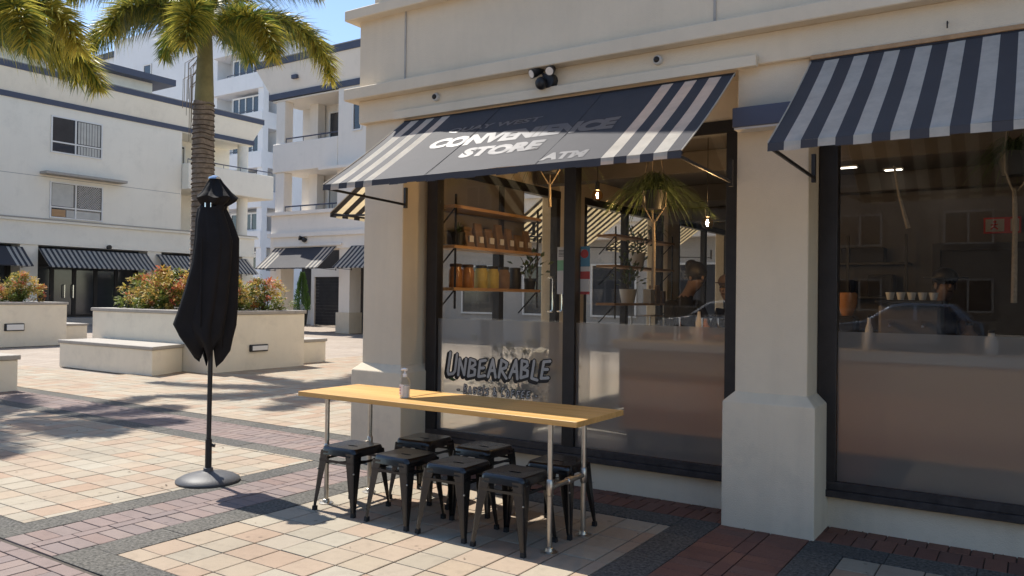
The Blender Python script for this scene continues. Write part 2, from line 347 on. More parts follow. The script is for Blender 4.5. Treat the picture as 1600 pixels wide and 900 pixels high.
def grid(x0, x1, y0, y1, dx, dy, ox=0, oy=0):
    out = []; i0 = math.floor((x0-ox)/dx); j0 = math.floor((y0-oy)/dy)
    i = i0
    while ox+i*dx < x1-1e-6:
        a, b = max(x0, ox+i*dx), min(x1, ox+(i+1)*dx); j = j0
        while oy+j*dy < y1-1e-6:
            c, d = max(y0, oy+j*dy), min(y1, oy+(j+1)*dy)
            if b-a > .03 and d-c > .03: out.append((a, b, c, d))
            j += 1
        i += 1
    return out
tiles, bricks, borders, beds = [], [], [], {'tile': [], 'brick': [], 'border': []}
reds = []; beds['red'] = []
def red(f, *a):
    global bricks
    keep, kb = bricks, beds['brick']; bricks = []; beds['brick'] = []; f(*a); reds.extend(bricks); beds['red'].extend(beds['brick']); bricks = keep; beds['brick'] = kb
def tile_field(x0, x1, y0, y1): tiles.extend(grid(x0, x1, y0, y1, .2302, .2302, -2.822, 3.427)); beds['tile'].append((x0, x1, y0, y1))
def border(x0, x1, y0, y1):
    beds['border'].append((x0, x1, y0, y1))
    borders.extend(grid(x0, x1, y0, y1, .46, 9, x0, y0) if x1-x0 > y1-y0 else grid(x0, x1, y0, y1, 9, .46, x0, y0))
def brick_y(x0, x1, y0, y1):
    beds['brick'].append((x0, x1, y0, y1)); W = x1-x0; a = x0+W*.42; b = x0+W*.58
    bricks.extend(grid(x0, a, y0, y1, 9, .118, x0, y0)+grid(a, b, y0, y1, 9, .236, x0-5, y0+.05)+grid(b, x1, y0, y1, 9, .118, b, y0+.04))
def brick_x(x0, x1, y0, y1):
    beds['brick'].append((x0, x1, y0, y1)); y = y0; i = 0
    while y < y1-.02:
        h = .236 if i % 3 != 2 else .095
        yy = min(y+h, y1); bricks.extend(grid(x0, x1, y, yy, .118 if i % 3 != 2 else .236, 9, x0+.04*(i % 2), y-1)); y = yy; i += 1
tile_field(-4.44, -2.04, 2.59, 5.06)
tile_field(-13.8, -5.51, 2.59, 5.08)
tile_field(-.96, 1.6, 2.59, 5.05)
tile_field(-17.2, -14.0, 2.59, 8.0)
tile_field(-14.0, -5.3, 6.17, 15.0)
border(-14.0, -5.24, 5.08, 5.32); border(-14.0, -5.24, 5.94, 6.17)
brick_x(-14.0, -5.24, 5.32, 5.94)
border(-5.24, -2.04, 5.06, 5.30); red(brick_x, -5.24, -1.785, 5.30, 5.70)
border(-5.51, -5.276, 2.36, 5.08); brick_y(-5.276, -4.70, 2.36, 5.06); border(-4.70, -4.44, 2.59, 5.06)
border(-2.04, -1.785, 2.59, 5.30); red(brick_y, -1.785, -1.20, 2.59, 5.30); border(-1.20, -.96, 2.59, 5.05)
border(-1.20, 1.6, 5.05, 5.29); red(brick_x, -1.20, 1.6, 5.29, 5.70)
border(-9.5, -5.51, 2.36, 2.59); border(-4.70, 1.6, 2.36, 2.59)
brick_x(-9.5, -5.51, 1.2, 2.36); brick_x(-5.51, 1.6, 1.2, 2.36)
unit = MB(); e, h = .02, .03
unit.add([(-.5, -.5, -h), (.5, -.5, -h), (.5, .5, -h), (-.5, .5, -h), (-.5, -.5, -.0022), (.5, -.5, -.0022), (.5, .5, -.0022), (-.5, .5, -.0022),
          (-.5+e, -.5+e, 0), (.5-e, -.5+e, 0), (.5-e, .5-e, 0), (-.5+e, .5-e, 0)],
         [(0, 1, 5, 4), (1, 2, 6, 5), (2, 3, 7, 6), (3, 0, 4, 7), (4, 5, 9, 8), (5, 6, 10, 9), (6, 7, 11, 10), (7, 4, 8, 11), (8, 9, 10, 11)])
def pave(name, cells, mat, bedname, key, gap, nmax=296):
    bed = MB()
    for (a, b, c, d) in beds[key]: bed.add([(a, c, -.009), (b, c, -.009), (b, d, -.009), (a, d, -.009)], [(0, 1, 2, 3)])
    root = bed.build(bedname, 'mortar', kind='structure')
    sc = []
    for q in cells:
        p = ((q[0]+q[1])/2, (q[2]+q[3])/2, 0); 
        d = Vector(p)-Vector((0, 0, CAMH))
        if d.dot(fw) < .5: sc.append((0, q)); continue
        u, v, z = project(p); ok = -20 < u < 1620 and 0 < v < 915
        sc.append(((q[1]-q[0])*(q[3]-q[2])/z**3 if ok else 0, q))
    sc.sort(key=lambda t: -t[0])
    me = bpy.data.meshes.new(name); me.from_pydata(unit.v, [], unit.f); me.materials.append(m[mat]); rest = MB(); rr = random.Random(5)
    for i, (s, q) in enumerate(sc):
        a, b, c, d = q; g = gap/2; cx, cy, sx, sy = (a+b)/2, (c+d)/2, b-a-2*g, d-c-2*g; dz = rr.uniform(-.0012, .0012)
        tx, ty = rr.uniform(-.003, .003), rr.uniform(-.003, .003)
        if i < nmax and s > 0:
            o = bpy.data.objects.new(name, me); COL.objects.link(o); o.parent = root; o.location = (cx, cy, dz); o.scale = (sx, sy, 1); o.rotation_euler = (tx, ty, 0)
        else: rest.add([(cx+x*sx, cy+y*sy, z+dz) for x, y, z in unit.v], unit.f)
    if rest.v: rest.build(name+'s', mat, root, kind='stuff')
    return root
pave('paving_tile', tiles, 'tile', 'tile_pavement', 'tile', .008)
pave('paving_brick', bricks, 'brick', 'brick_pavement', 'brick', .008)
pave('red_paving_brick', reds, 'brick_red', 'red_brick_pavement', 'red', .007)
pave('border_stone', borders, 'border', 'border_pavement', 'border', .004)

# ---------------------------------------------------------------- the corner shop
shop = thing('shop_building', 'cream rendered corner shop with black framed windows behind the timber table', 'building', (-5.2, 5.3, 0))
def pillar(x0, x1, y0, y1, sx0, sx1, sy0, sy1, par, mat='wall', h=.835, c=.90, top=3.09):
    p = B(sx0, sx1, sy0, sy1, c-.02, top).build('pillar', mat, par, bevel=.006)
    b = MB().box(x0, x1, y0, y1, -.02, h).hexa([(x0, y0, h), (x1, y0, h), (x1, y1, h), (x0, y1, h)], [(sx0, sy0, c), (sx1, sy0, c), (sx1, sy1, c), (sx0, sy1, c)])
    b = MB().add([(x0, y0, -.02), (x1, y0, -.02), (x1, y1, -.02), (x0, y1, -.02), (x0, y0, h), (x1, y0, h), (x1, y1, h), (x0, y1, h), (sx0, sy0, c), (sx1, sy0, c), (sx1, sy1, c), (sx0, sy1, c)],
        [(0, 3, 2, 1), (0, 1, 5, 4), (1, 2, 6, 5), (2, 3, 7, 6), (3, 0, 4, 7), (4, 5, 9, 8), (5, 6, 10, 9), (6, 7, 11, 10), (7, 4, 8, 11), (8, 9, 10, 11)])
    b.build('pillar_base', 'base', p, bevel=.007, seg=2)
    return p
pillar(-5.241, -4.637, 5.265, 5.87, -5.17, -4.70, 5.33, 5.80, shop)
pillar(-1.775, -1.175, 5.265, 5.80, -1.71, -1.24, 5.33, 5.78, shop)
pillar(1.70, 2.30, 5.265, 5.80, 1.765, 2.235, 5.33, 5.78, shop)
for y in (8.4, 11.6, 14.8):
    pillar(-5.241, -4.75, y, y+.6, -5.17, -4.82, y+.065, y+.535, shop)
# horizontal bands that wrap the corner
def wrap(name, z0, z1, pr, mat='wall', x0=-5.17, y0=5.33, bevel=.006, x1=9, y1=16, th=.5):
    X, Y = x0-pr, y0-pr
    MB().add([(X, Y, z0), (x1, Y, z0), (x1, y0+th, z0), (x0+th, y0+th, z0), (x0+th, y1, z0), (X, y1, z0),
              (X, Y, z1), (x1, Y, z1), (x1, y0+th, z1), (x0+th, y0+th, z1), (x0+th, y1, z1), (X, y1, z1)],
             [(0, 5, 4, 3), (0, 3, 2, 1), (6, 7, 8, 9), (6, 9, 10, 11), (0, 1, 7, 6), (1, 2, 8, 7), (2, 3, 9, 8), (3, 4, 10, 9), (4, 5, 11, 10), (5, 0, 6, 11)]).build(name, mat, shop, bevel=bevel)
wrap('lintel', 3.085, 3.291, .045)
wrap('ledge', 3.29, 3.395, .145)
wrap('upper_wall', 3.394, 4.022, .04, bevel=0)
wrap('parapet_cap', 4.021, 4.115, .145)
B(-4.68, 9, 5.85, 16, 3.3, 4.0).build('roof_slab', 'concrete', shop)
B(-4.95, 9, 5.20, 16, 4.113, 12).build('upper_storey', 'wall', shop)
B(-3.6, 9, 4.70, 5.199, 5.9, 6.15).build('balcony_slab', 'wall', shop)  # unseen balcony, added above the view to keep the right awning in shade
B(-3.6, 9, 4.70, 4.85, 6.15, 7.2).build('balcony_wall', 'wall', shop)  # front of the same added balcony, out of view
B(-5.3, 9, 4.9, 16, 12.001, 12.3).build('roof_edge', 'trim', shop)
for x in (-4.66, -1.86, .95): B(x-.009, x+.009, 5.283, 5.2905, 3.396, 4.02).build('control_joint', 'concrete', shop)
B(-4.75, -1.56, 5.235, 5.286, 3.066, 3.14).build('awning_board', 'wall', shop, bevel=.003)
B(-1.22, 1.75, 5.26, 5.6, 3.055, 3.084).build('awning_board', 'timber_shelf', shop, bevel=.003)
# plinths, sills, frames, panes
def window(x0, x1, mulls, nm):
    B(x0, x1, 5.66, 5.85, -.02, .214).build('plinth', 'base', shop, bevel=.004)
    fr = MB(); fr.box(x0, x1, 5.585, 5.72, .215, .262).box(x0, x1, 5.60, 5.72, .262, .318)
    f = fr.build('window_sill', 'frame_worn', shop, bevel=.004)
    tp = MB().box(x0, x1, 5.60, 5.70, 2.717, 2.81).build('transom', 'frame', shop, bevel=.003)
    B(x0, x1, 5.62, 5.75, 2.81, 3.10).build('transom_panel', 'wall', shop)
    posts = [x0]+mulls+[x1]
    ed = []
    for i, x in enumerate(posts):
        a, b = (x, x+.118) if i == 0 else ((x-.10, x) if i == len(posts)-1 else (x-.053, x+.053))
        B(a, b, 5.60, 5.70, .318, 2.717).build('mullion', 'frame', shop, bevel=.003); ed.append((a, b))
    panes = []
    for i in range(len(posts)-1):
        a, b = ed[i][1]+.001, ed[i+1][0]-.001
        B(a, b, 5.640, 5.646, .319, 2.716).build('window_pane', 'glass', shop)
        panes.append(MB().add([(a+.002, 5.635, .3185), (b-.002, 5.635, .3185), (b-.002, 5.635, 1.315), (a+.002, 5.635, 1.315)], [(0, 1, 2, 3)]).build('frosted_film', 'film', shop))
    return panes
panes = window(-4.648, -1.775, [-3.16], 'a')
window(-1.235, 1.76, [.9], 'b')
B(2.24, 9, 5.62, 5.85, -.02, 3.1).build('wall', 'wall', shop)
# left side glazing
for (y0, y1) in ((5.87, 8.4), (9.0, 11.6), (12.2, 14.8)):
    B(-5.0, -4.86, y0, y1, -.02, .10).build('plinth', 'base', shop)
    MB().box(-4.96, -4.86, y0, y1, .10, .17).box(-4.96, -4.86, y0, y1, 2.717, 2.81).build('window_frame', 'frame', shop, bevel=.003)
    B(-4.98, -4.88, y0, y1, 2.81, 3.09).build('transom_panel', 'wall', shop)
    n = 2; st = (y1-y0)/n
    for k in range(n+1): y = y0+k*st; y = min(max(y, y0+.045), y1-.045); B(-4.955, -4.865, y-.045, y+.045, .17, 2.717).build('mullion', 'frame', shop, bevel=.003)
    for k in range(n): B(-4.915, -4.909, y0+k*st+.046, y0+(k+1)*st-.046, .171, 2.716).build('window_pane', 'glass', shop)
for (y0, y1) in ((5.87, 7.6),): B(-4.98, -4.88, y0, y1, 2.03, 2.72).build('inner_panel', 'iwall', shop)
# interior shell
B(-4.85, 9, 5.73, 16, -.03, .012).build('interior_floor', 'concrete', shop)
B(-4.72, 8.9, 5.80, 16, 3.0, 3.06).build('ceiling', 'ceil', shop)
for y in (7.6, 9.9, 12.4): B(-4.72, 8.9, y, y+.22, 2.78, 3.0).build('ceiling_beam', 'ceil', shop, bevel=.01)
B(-5.17, 9, 15.4, 16, -.02, 3.4).build('back_wall', 'iwall', shop)
B(-2.55, 8.9, 10.5, 10.62, 0, 3.0).build('partition_wall', 'iwall', shop)
B(8.8, 9, 5.8, 16, 0, 3.1).build('side_wall', 'iwall', shop)
d = B(-.95, .05, 10.46, 10.51, .012, 2.12).build('doorway', 'dark', shop, bevel=.004)
MB().box(-1.03, -.95, 10.42, 10.52, .012, 2.2).box(.05, .13, 10.42, 10.52, .012, 2.2).box(-.95, .05, 10.42, 10.52, 2.12, 2.2).build('door_frame', 'black', d)
# glass door handles in the side glazing
for y in (8.1, 8.32):
    MB().path([(-4.85, y, 1.75), (-4.79, y, 1.75), (-4.78, y, 1.73), (-4.78, y, 1.37), (-4.79, y, 1.35), (-4.85, y, 1.35)], .014, 8).build('door_handle', 'chrome', shop, smooth=True)
# printed lettering on the film
def put_text(name, body, mat, par, x, z, y, size, shear=0, offset=0, rot=0, sx=1):
    me = text_mesh(body, size, shear, offset, .0006)
    me.transform(Matrix.Translation((x, y, z)) @ Matrix.Rotation(rot, 4, 'Y') @ Matrix.Rotation(math.pi/2, 4, 'X') @ Matrix.Diagonal((sx, 1, 1, 1)))
    me.transform(Matrix.Translation(-ORG[par])); o = mesh_obj(name, me, mat, par); ORG[o] = ORG[par]; return o
STROKES = {'U': [[(.1, 1), (.0, .12), (.12, .0), (.62, .06), (.80, .2), (.86, .95)]], 'N': [[(.0, .0), (.08, 1), (.72, .04), (.86, 1)]], 'B': [[(.02, .0), (.12, 1), (.68, .93), (.74, .72), (.2, .52), (.76, .42), (.74, .12), (.02, .0)]],
 'E': [[(.82, 1), (.14, .93), (.02, .0), (.8, .08)], [(.08, .5), (.64, .54)]], 'A': [[(.0, .0), (.46, 1), (.84, .0)], [(.16, .36), (.72, .38)]], 'R': [[(.02, .0), (.1, 1), (.72, .86), (.66, .6), (.14, .46), (.84, .0)]], 'L': [[(.12, 1), (.0, .06), (.72, .0)]],
 'G': [[(.78, .9), (.2, .94), (.02, .5), (.14, .04), (.72, .08), (.76, .46), (.42, .44)]], 'S': [[(.74, .95), (.1, .8), (.18, .58), (.7, .4), (.62, .06), (.02, .0)]], 'C': [[(.76, .95), (.22, .9), (.02, .4), (.16, .02), (.74, .06)]], 'O': [[(.4, .98), (.04, .6), (.14, .06), (.66, .02), (.78, .6), (.4, .98)]],
 'F': [[(.8, 1), (.14, .94), (.04, .0)], [(.1, .52), (.62, .54)]], '&': [[(.84, .0), (.2, .74), (.36, 1), (.56, .8), (.06, .22), (.3, .0), (.8, .42)]], '-': [[(.05, .45), (.7, .47)]], 'l': [[(.2, 1.1), (.1, .0)]]}
def stroke_mesh(ch, x, z, w, h, rad, y, ang=0):
    """flat brush-stroke glyph standing in the window plane"""
    mb = MB(); ca, sa = math.cos(ang), math.sin(ang)
    def T(p): a, b = p[0]*w, p[1]*h; return (x+a*ca-b*sa+b*.06, z+a*sa+b*ca)
    e_ = 0
    for pl_ in STROKES[ch]:
        q = [T(p) for p in pl_]
        for (a, b) in zip(q[:-1], q[1:]):
            d = Vector((b[0]-a[0], b[1]-a[1])); L_ = d.length or 1; n_ = Vector((-d.y, d.x))/L_*rad
            e_ += .00002; mb.add([(a[0]+n_.x, y-e_, a[1]+n_.y), (a[0]-n_.x, y-e_, a[1]-n_.y), (b[0]-n_.x, y-e_, b[1]-n_.y), (b[0]+n_.x, y-e_, b[1]+n_.y)], [(0, 1, 2, 3)])
        for p in q:
            e_ += .00002; mb.add([(p[0]+rad*1.02*math.cos(k*math.pi/5), y-e_, p[1]+rad*1.02*math.sin(k*math.pi/5)) for k in range(10)], [tuple(range(9, -1, -1))])
    return mb
rr = random.Random(3); x = -4.412
for i, (ch, h, dz, wd) in enumerate([('U', .195, .012, .120), ('N', .145, .008, .108), ('B', .15, .0, .112), ('E', .145, .0, .104), ('A', .15, .0, .112), ('R', .15, .0, .112), ('A', .155, .0, .112), ('B', .145, .0, .108), ('L', .155, -.01, .092), ('E', .15, .0, .105)]):
    z = .805+dz+i*.0045; a_ = rr.uniform(-.08, .08); w_ = wd*.84
    stroke_mesh(ch, x-.017, z-.016, w_, h, .026, 5.6338, a_).build('letter_shadow', 'black_print', panes[0])
    stroke_mesh(ch, x, z, w_, h, .0215, 5.6332, a_).build('letter_outline', 'black_print', panes[0])
    stroke_mesh(ch, x, z, w_, h, .0125, 5.6320, a_).build('letter', 'pale_print', panes[0])
    x += wd
x = -4.30
for ch in '- BAGElS & COFFEE -':
    h = {'B': .074, 'C': .074, 'l': .07, '&': .066, '-': .05}.get(ch, .056); wd = {' ': .026, 'l': .03, '-': .045, '&': .062}.get(ch, .0515)
    if ch != ' ':
        z = .662+(x+4.30)*.012; a_ = rr.uniform(-.08, .08)
        stroke_mesh(ch, x, z, wd*.70, h, .0104, 5.6338, a_).build('letter_outline', 'black_print', panes[0]); stroke_mesh(ch, x, z, wd*.70, h, .0044, 5.6328, a_).build('letter', 'pale_print', panes[0])
    x += wd

# ---------------------------------------------------------------- awnings
PIT = .0862
def awning(fac, s0, s1, zt, zf, proj, label, group=None, plain=None, flip=False, o0=.05, val=.045, arms=True, pit=PIT, first=0, text=None):
    root = thing('awning', label, 'awning', fac.P((s0+s1)/2, o0, zt), group)
    n = max(2, round((s1-s0)/pit)); w = (s1-s0)/n; can = MB(); va = MB(); NR = 7
    prof = [(o0+proj*k/NR, zt+(zf-zt)*k/NR-.018*math.sin(math.pi*k/NR)) for k in range(NR+1)]
    def dz(a): return 0
    for i in range(n):
        a, b = s0+i*w, s0+(i+1)*w
        dark = ((i+first) % 2 == 0 if not (plain and i > n/2) else (n-1-i) % 2 == 0) or (plain and plain[0] <= i < n-plain[1])
        can.k = va.k = 0 if dark else 1
        for k in range(NR):
            q = [fac.P(a, *prof[k]), fac.P(b, *prof[k]), fac.P(b, *prof[k+1]), fac.P(a, *prof[k+1])]
            can.add(q, [(0, 1, 2, 3)])
        o1, z1 = prof[-1]; vz = val+.004*math.sin(i*1.7)
        va.add([fac.P(a, o1, z1), fac.P(b, o1, z1), fac.P(b, o1+.004, z1-vz), fac.P(a, o1+.004, z1-vz)], [(0, 1, 2, 3)])
    # cloth is never quite flat: shallow ripples and hollows between the bars
    can.v = [(p[0], p[1], p[2]+.006*mnoise.noise(Vector(p)*2.3)+.003*mnoise.noise(Vector(p)*7)) for p in can.v]
    c = can.build('canopy', ['dark_fab', 'cream_fab'], root); me = c.data
    bm = bmesh.new(); bm.from_mesh(me); bmesh.ops.remove_doubles(bm, verts=bm.verts, dist=.0005); bm.to_mesh(me); bm.free(); me.polygons.foreach_set('use_smooth', [True]*len(me.polygons))
    va.build('valance', ['dark_fab', 'cream_fab'], root)
    fb = MB().path([fac.P(s0, o0+proj-.012, zf-.012), fac.P(s1, o0+proj-.012, zf-.012)], .012, 6).build('front_bar', 'black', root)
    MB().path([fac.P(s0, o0+.01, zt-.015), fac.P(s1, o0+.01, zt-.015)], .014, 6).build('wall_bar', 'black', root)
    if arms:
        for a in (s0+.02, s1-.02):
            arm = MB().path([fac.P(a, o0+proj-.03, zf-.03), fac.P(a, o0-.0, zf-.06)], .011, 6); arm.build('arm', 'black', root)
            fac.B(a-.012, a+.012, o0-.01, o0+.02, zf-.09, zf+.09).build('arm_bracket', 'black', root)
    ed = MB()
    for a in (s0, s1): ed.path([fac.P(a, o, z+.001) for o, z in prof], .005, 5)
    ed.build('edge_piping', 'cream_fab', root)
    return root, prof
front = Fac('S', 5.33)
aw1, prof1 = awning(front, -4.643, -1.712, 3.05, 2.372, .95, 'striped awning with convenience store lettering over the window by the table', plain=(7, 6))
aw2, _ = awning(front, -1.217, 1.71, 3.055, 2.362, .97, 'striped navy and white awning over the right hand shop window', first=0)
side = Fac('W', -5.17)
sa, _ = awning(side, 5.86, 8.38, 3.05, 2.372, .95, 'striped awning round the corner, seen from below behind the corner pillar')
for (a, b, l) in ((9.0, 11.55, 'glowing striped awning seen through the shop above the potted shelf'), (12.2, 14.8, 'farthest striped awning seen through the shop, above the two workers')):
    awning(side, a, b, 3.05, 2.372, .95, l)
# awning lettering
P0 = Vector(front.P(0, *prof1[-1])); P1 = Vector(front.P(0, *prof1[0])); ax = (P1-P0).normalized(); nx = Vector((1, 0, 0)).cross(ax)
def aw_text(body, x, y, size, shear, sx=1, off=.004):
    """x left end, y lower edge (world) on the slope"""
    me = text_mesh(body, size, shear, off, .0008); t = (y-P0.y)/ax.y; o = P0+ax*t
    sag = .018*math.sin(math.pi*min(1, t/1.17))
    mat = Matrix((Vector((1, 0, 0)), ax, nx)).transposed().to_4x4(); mat.translation = (x, o.y, o.z-sag+.008)
    me.transform(mat @ Matrix.Diagonal((sx, 1, 1, 1))); me.transform(Matrix.Translation(-ORG[aw1]))
    return mesh_obj('lettering', me, 'lettering', aw1)
def fit_text(body, x0, x1, yb, yt, shear, off=.006):
    o = aw_text(body, 0, yb, .2, shear, 1, off); me = o.data; xs = [v.co.x for v in me.vertices]; a, b = min(xs), max(xs)
    t = [(v.co-Vector((0, 0, 0))).dot(ax) for v in me.vertices]; t0, t1 = min(t), max(t); hgt = (yt-yb)/ax.y
    X0 = x0-ORG[aw1].x; sx = (x1-x0)/(b-a); sy = hgt/(t1-t0)
    for v in me.vertices:
        tv = v.co.dot(ax); v.co += ax*((tv-t0)*(sy-1)); v.co.x = X0+(v.co.x-a)*sx
    # lay the print on the cloth, ripples included
    for v in me.vertices:
        wp = v.co+ORG[aw1]; o_ = 5.33-wp.y; k = min(max((o_-prof1[0][0])/(prof1[-1][0]-prof1[0][0])*7, 0), 6.999); i_ = int(k); f_ = k-i_
        def zc(q): yy = 5.33-prof1[q][0]; z_ = prof1[q][1]; P_ = Vector((wp.x, yy, z_)); return z_+.006*mnoise.noise(P_*2.3)+.003*mnoise.noise(P_*7)
        v.co.z = zc(i_)*(1-f_)+zc(i_+1)*f_+.0030-ORG[aw1].z
    return o
m['lettering'] = M('glossy_vinyl_lettering', (.085, .085, .10), .32, .1, 20, spec=1.0, coat=.25)
fit_text('CONVENIENCE', -3.96, -2.36, 4.745, 4.90, 0, .013)
fit_text('STORE', -3.50, -2.82, 4.548, 4.69, 0, .013)
fit_text('ATM', -2.70, -2.375, 4.378, 4.472, 0, .011)
fit_text('QUAY WEST', -3.93, -3.07, 4.985, 5.06, 0, .006)
for x in (-3.62, -2.70):
    MB().path([front.P(x, o, z+.002) for o, z in prof1], .002, 4).build('seam', 'dark_fab', aw1)

# ---------------------------------------------------------------- fittings on the facade
fl = thing('floodlight', 'black twin head security floodlight below the ledge', 'floodlight', (-3.18, 5.285, 3.2))
MB().lathe([(.055, 0), (.055, .05), (.045, .055)], 0, 0, 14).build('x', 'black')
bpy.data.objects.remove(bpy.data.objects['x'])
MB().path([(-3.16, 5.285, 3.19), (-3.16, 5.225, 3.19)], [.062, .058], 14).build('housing', 'black', fl, smooth=True)
MB().ell((-3.20, 5.20, 3.165), .045, .05, .05).build('sensor', 'black', fl, smooth=True)
for (x, dx) in ((-3.235, -.05), (-3.12, .02)):
    a = Vector((x, 5.24, 3.275)); dirv = Vector((dx, -.10, -.05)).normalized()
    hd = MB().path([a-dirv*.03, a, a+dirv*.05, a+dirv*.085], [.014, .026, .036, .038], 14).build('lamp_head', 'black', fl, smooth=True)
    MB().path([a+dirv*.083, a+dirv*.088], .031, 14).build('lens', 'bulb_off', hd)
    MB().path([(-3.16, 5.25, 3.2), a], .012, 6).build('bracket', 'black', fl)
for (x, z, l) in ((-4.295, 3.215, 'small round dome camera near the corner pillar'), (-2.268, 3.22, 'small round dome camera right of the floodlight')):
    c = thing('security_camera', l, 'camera', (x, 5.285, z), 'dome cameras')
    MB().path([(x, 5.285, z), (x, 5.262, z), (x, 5.255, z)], [.035, .035, .03], 16).build('ring', 'pot_white', c, smooth=True)
    MB().ell((x-.004, 5.254, z), .022, .02, .022).build('lens', 'black', c, smooth=True)
for (x, z, l) in ((-.45, 3.14, 'small rusty hook in the lintel above the right awning'), (-.80, 3.32, 'dark hook hanging below the ledge at the top edge')):
    tag(MB().path([(x, 5.285, z+.02), (x, 5.25, z+.02), (x, 5.245, z), (x, 5.25, z-.02)], .004, 6).build('hook', 'black'), l, 'hook')
sg = thing('sign_box', 'dark grey box sign mounted on the right pillar beside the awning', 'sign', (-1.5, 5.3, 2.7))
B(-1.70, -1.25, 5.19, 5.329, 2.66, 2.79).build('case', 'trim', sg, bevel=.004)
B(-1.69, -1.26, 5.20, 5.32, 2.645, 2.659).build('diffuser', 'pot_white', sg)

# ---------------------------------------------------------------- table
TZ = .81
tb = thing('table', 'long timber bar table on galvanised pipe legs', 'table', (-3.34, 4.29, 0))
for i in range(6):
    y0 = 3.985+i*.1025; B(-4.502, -2.186, y0+.0004, y0+.1021, TZ-.034, TZ).build('table_board', 'timber', tb, bevel=.002)
for (x, y) in ((-2.42, 4.09), (-2.42, 4.51), (-4.315, 4.10), (-4.29, 4.52)):
    lg = MB().path([(x, y, .012), (x, y, TZ-.035)], .0165, 14).build('leg', 'steel', tb, smooth=True)
    MB().lathe([(.052, 0), (.052, .006), (.028, .010), (.024, .03), (.021, .032)], x, y, 18).build('flange', 'steel', lg, smooth=True)
    MB().path([(x, y, .335), (x, y, .345), (x, y, .425), (x, y, .435)], [.0165, .0225, .0225, .0165], 14).build('collar', 'steel', lg, smooth=True)
for x, ya, yb in ((-2.42, 4.09, 4.51), (-4.30, 4.10, 4.52)):
    rl = MB().path([(x, ya, .385), (x, yb, .385)], .0165, 14).build('crossbar', 'steel', tb, smooth=True)
    MB().path([(x, ya+.02, .385), (x, ya+.05, .385), (x, ya+.055, .385)], [.022, .022, .017], 14).build('collar', 'steel', rl, smooth=True)
    MB().path([(x, ya+.20, .385), (x, ya+.205, .385), (x, ya+.26, .385), (x, ya+.265, .385)], [.017, .0225, .0225, .017], 14).build('union', 'steel', rl, smooth=True)

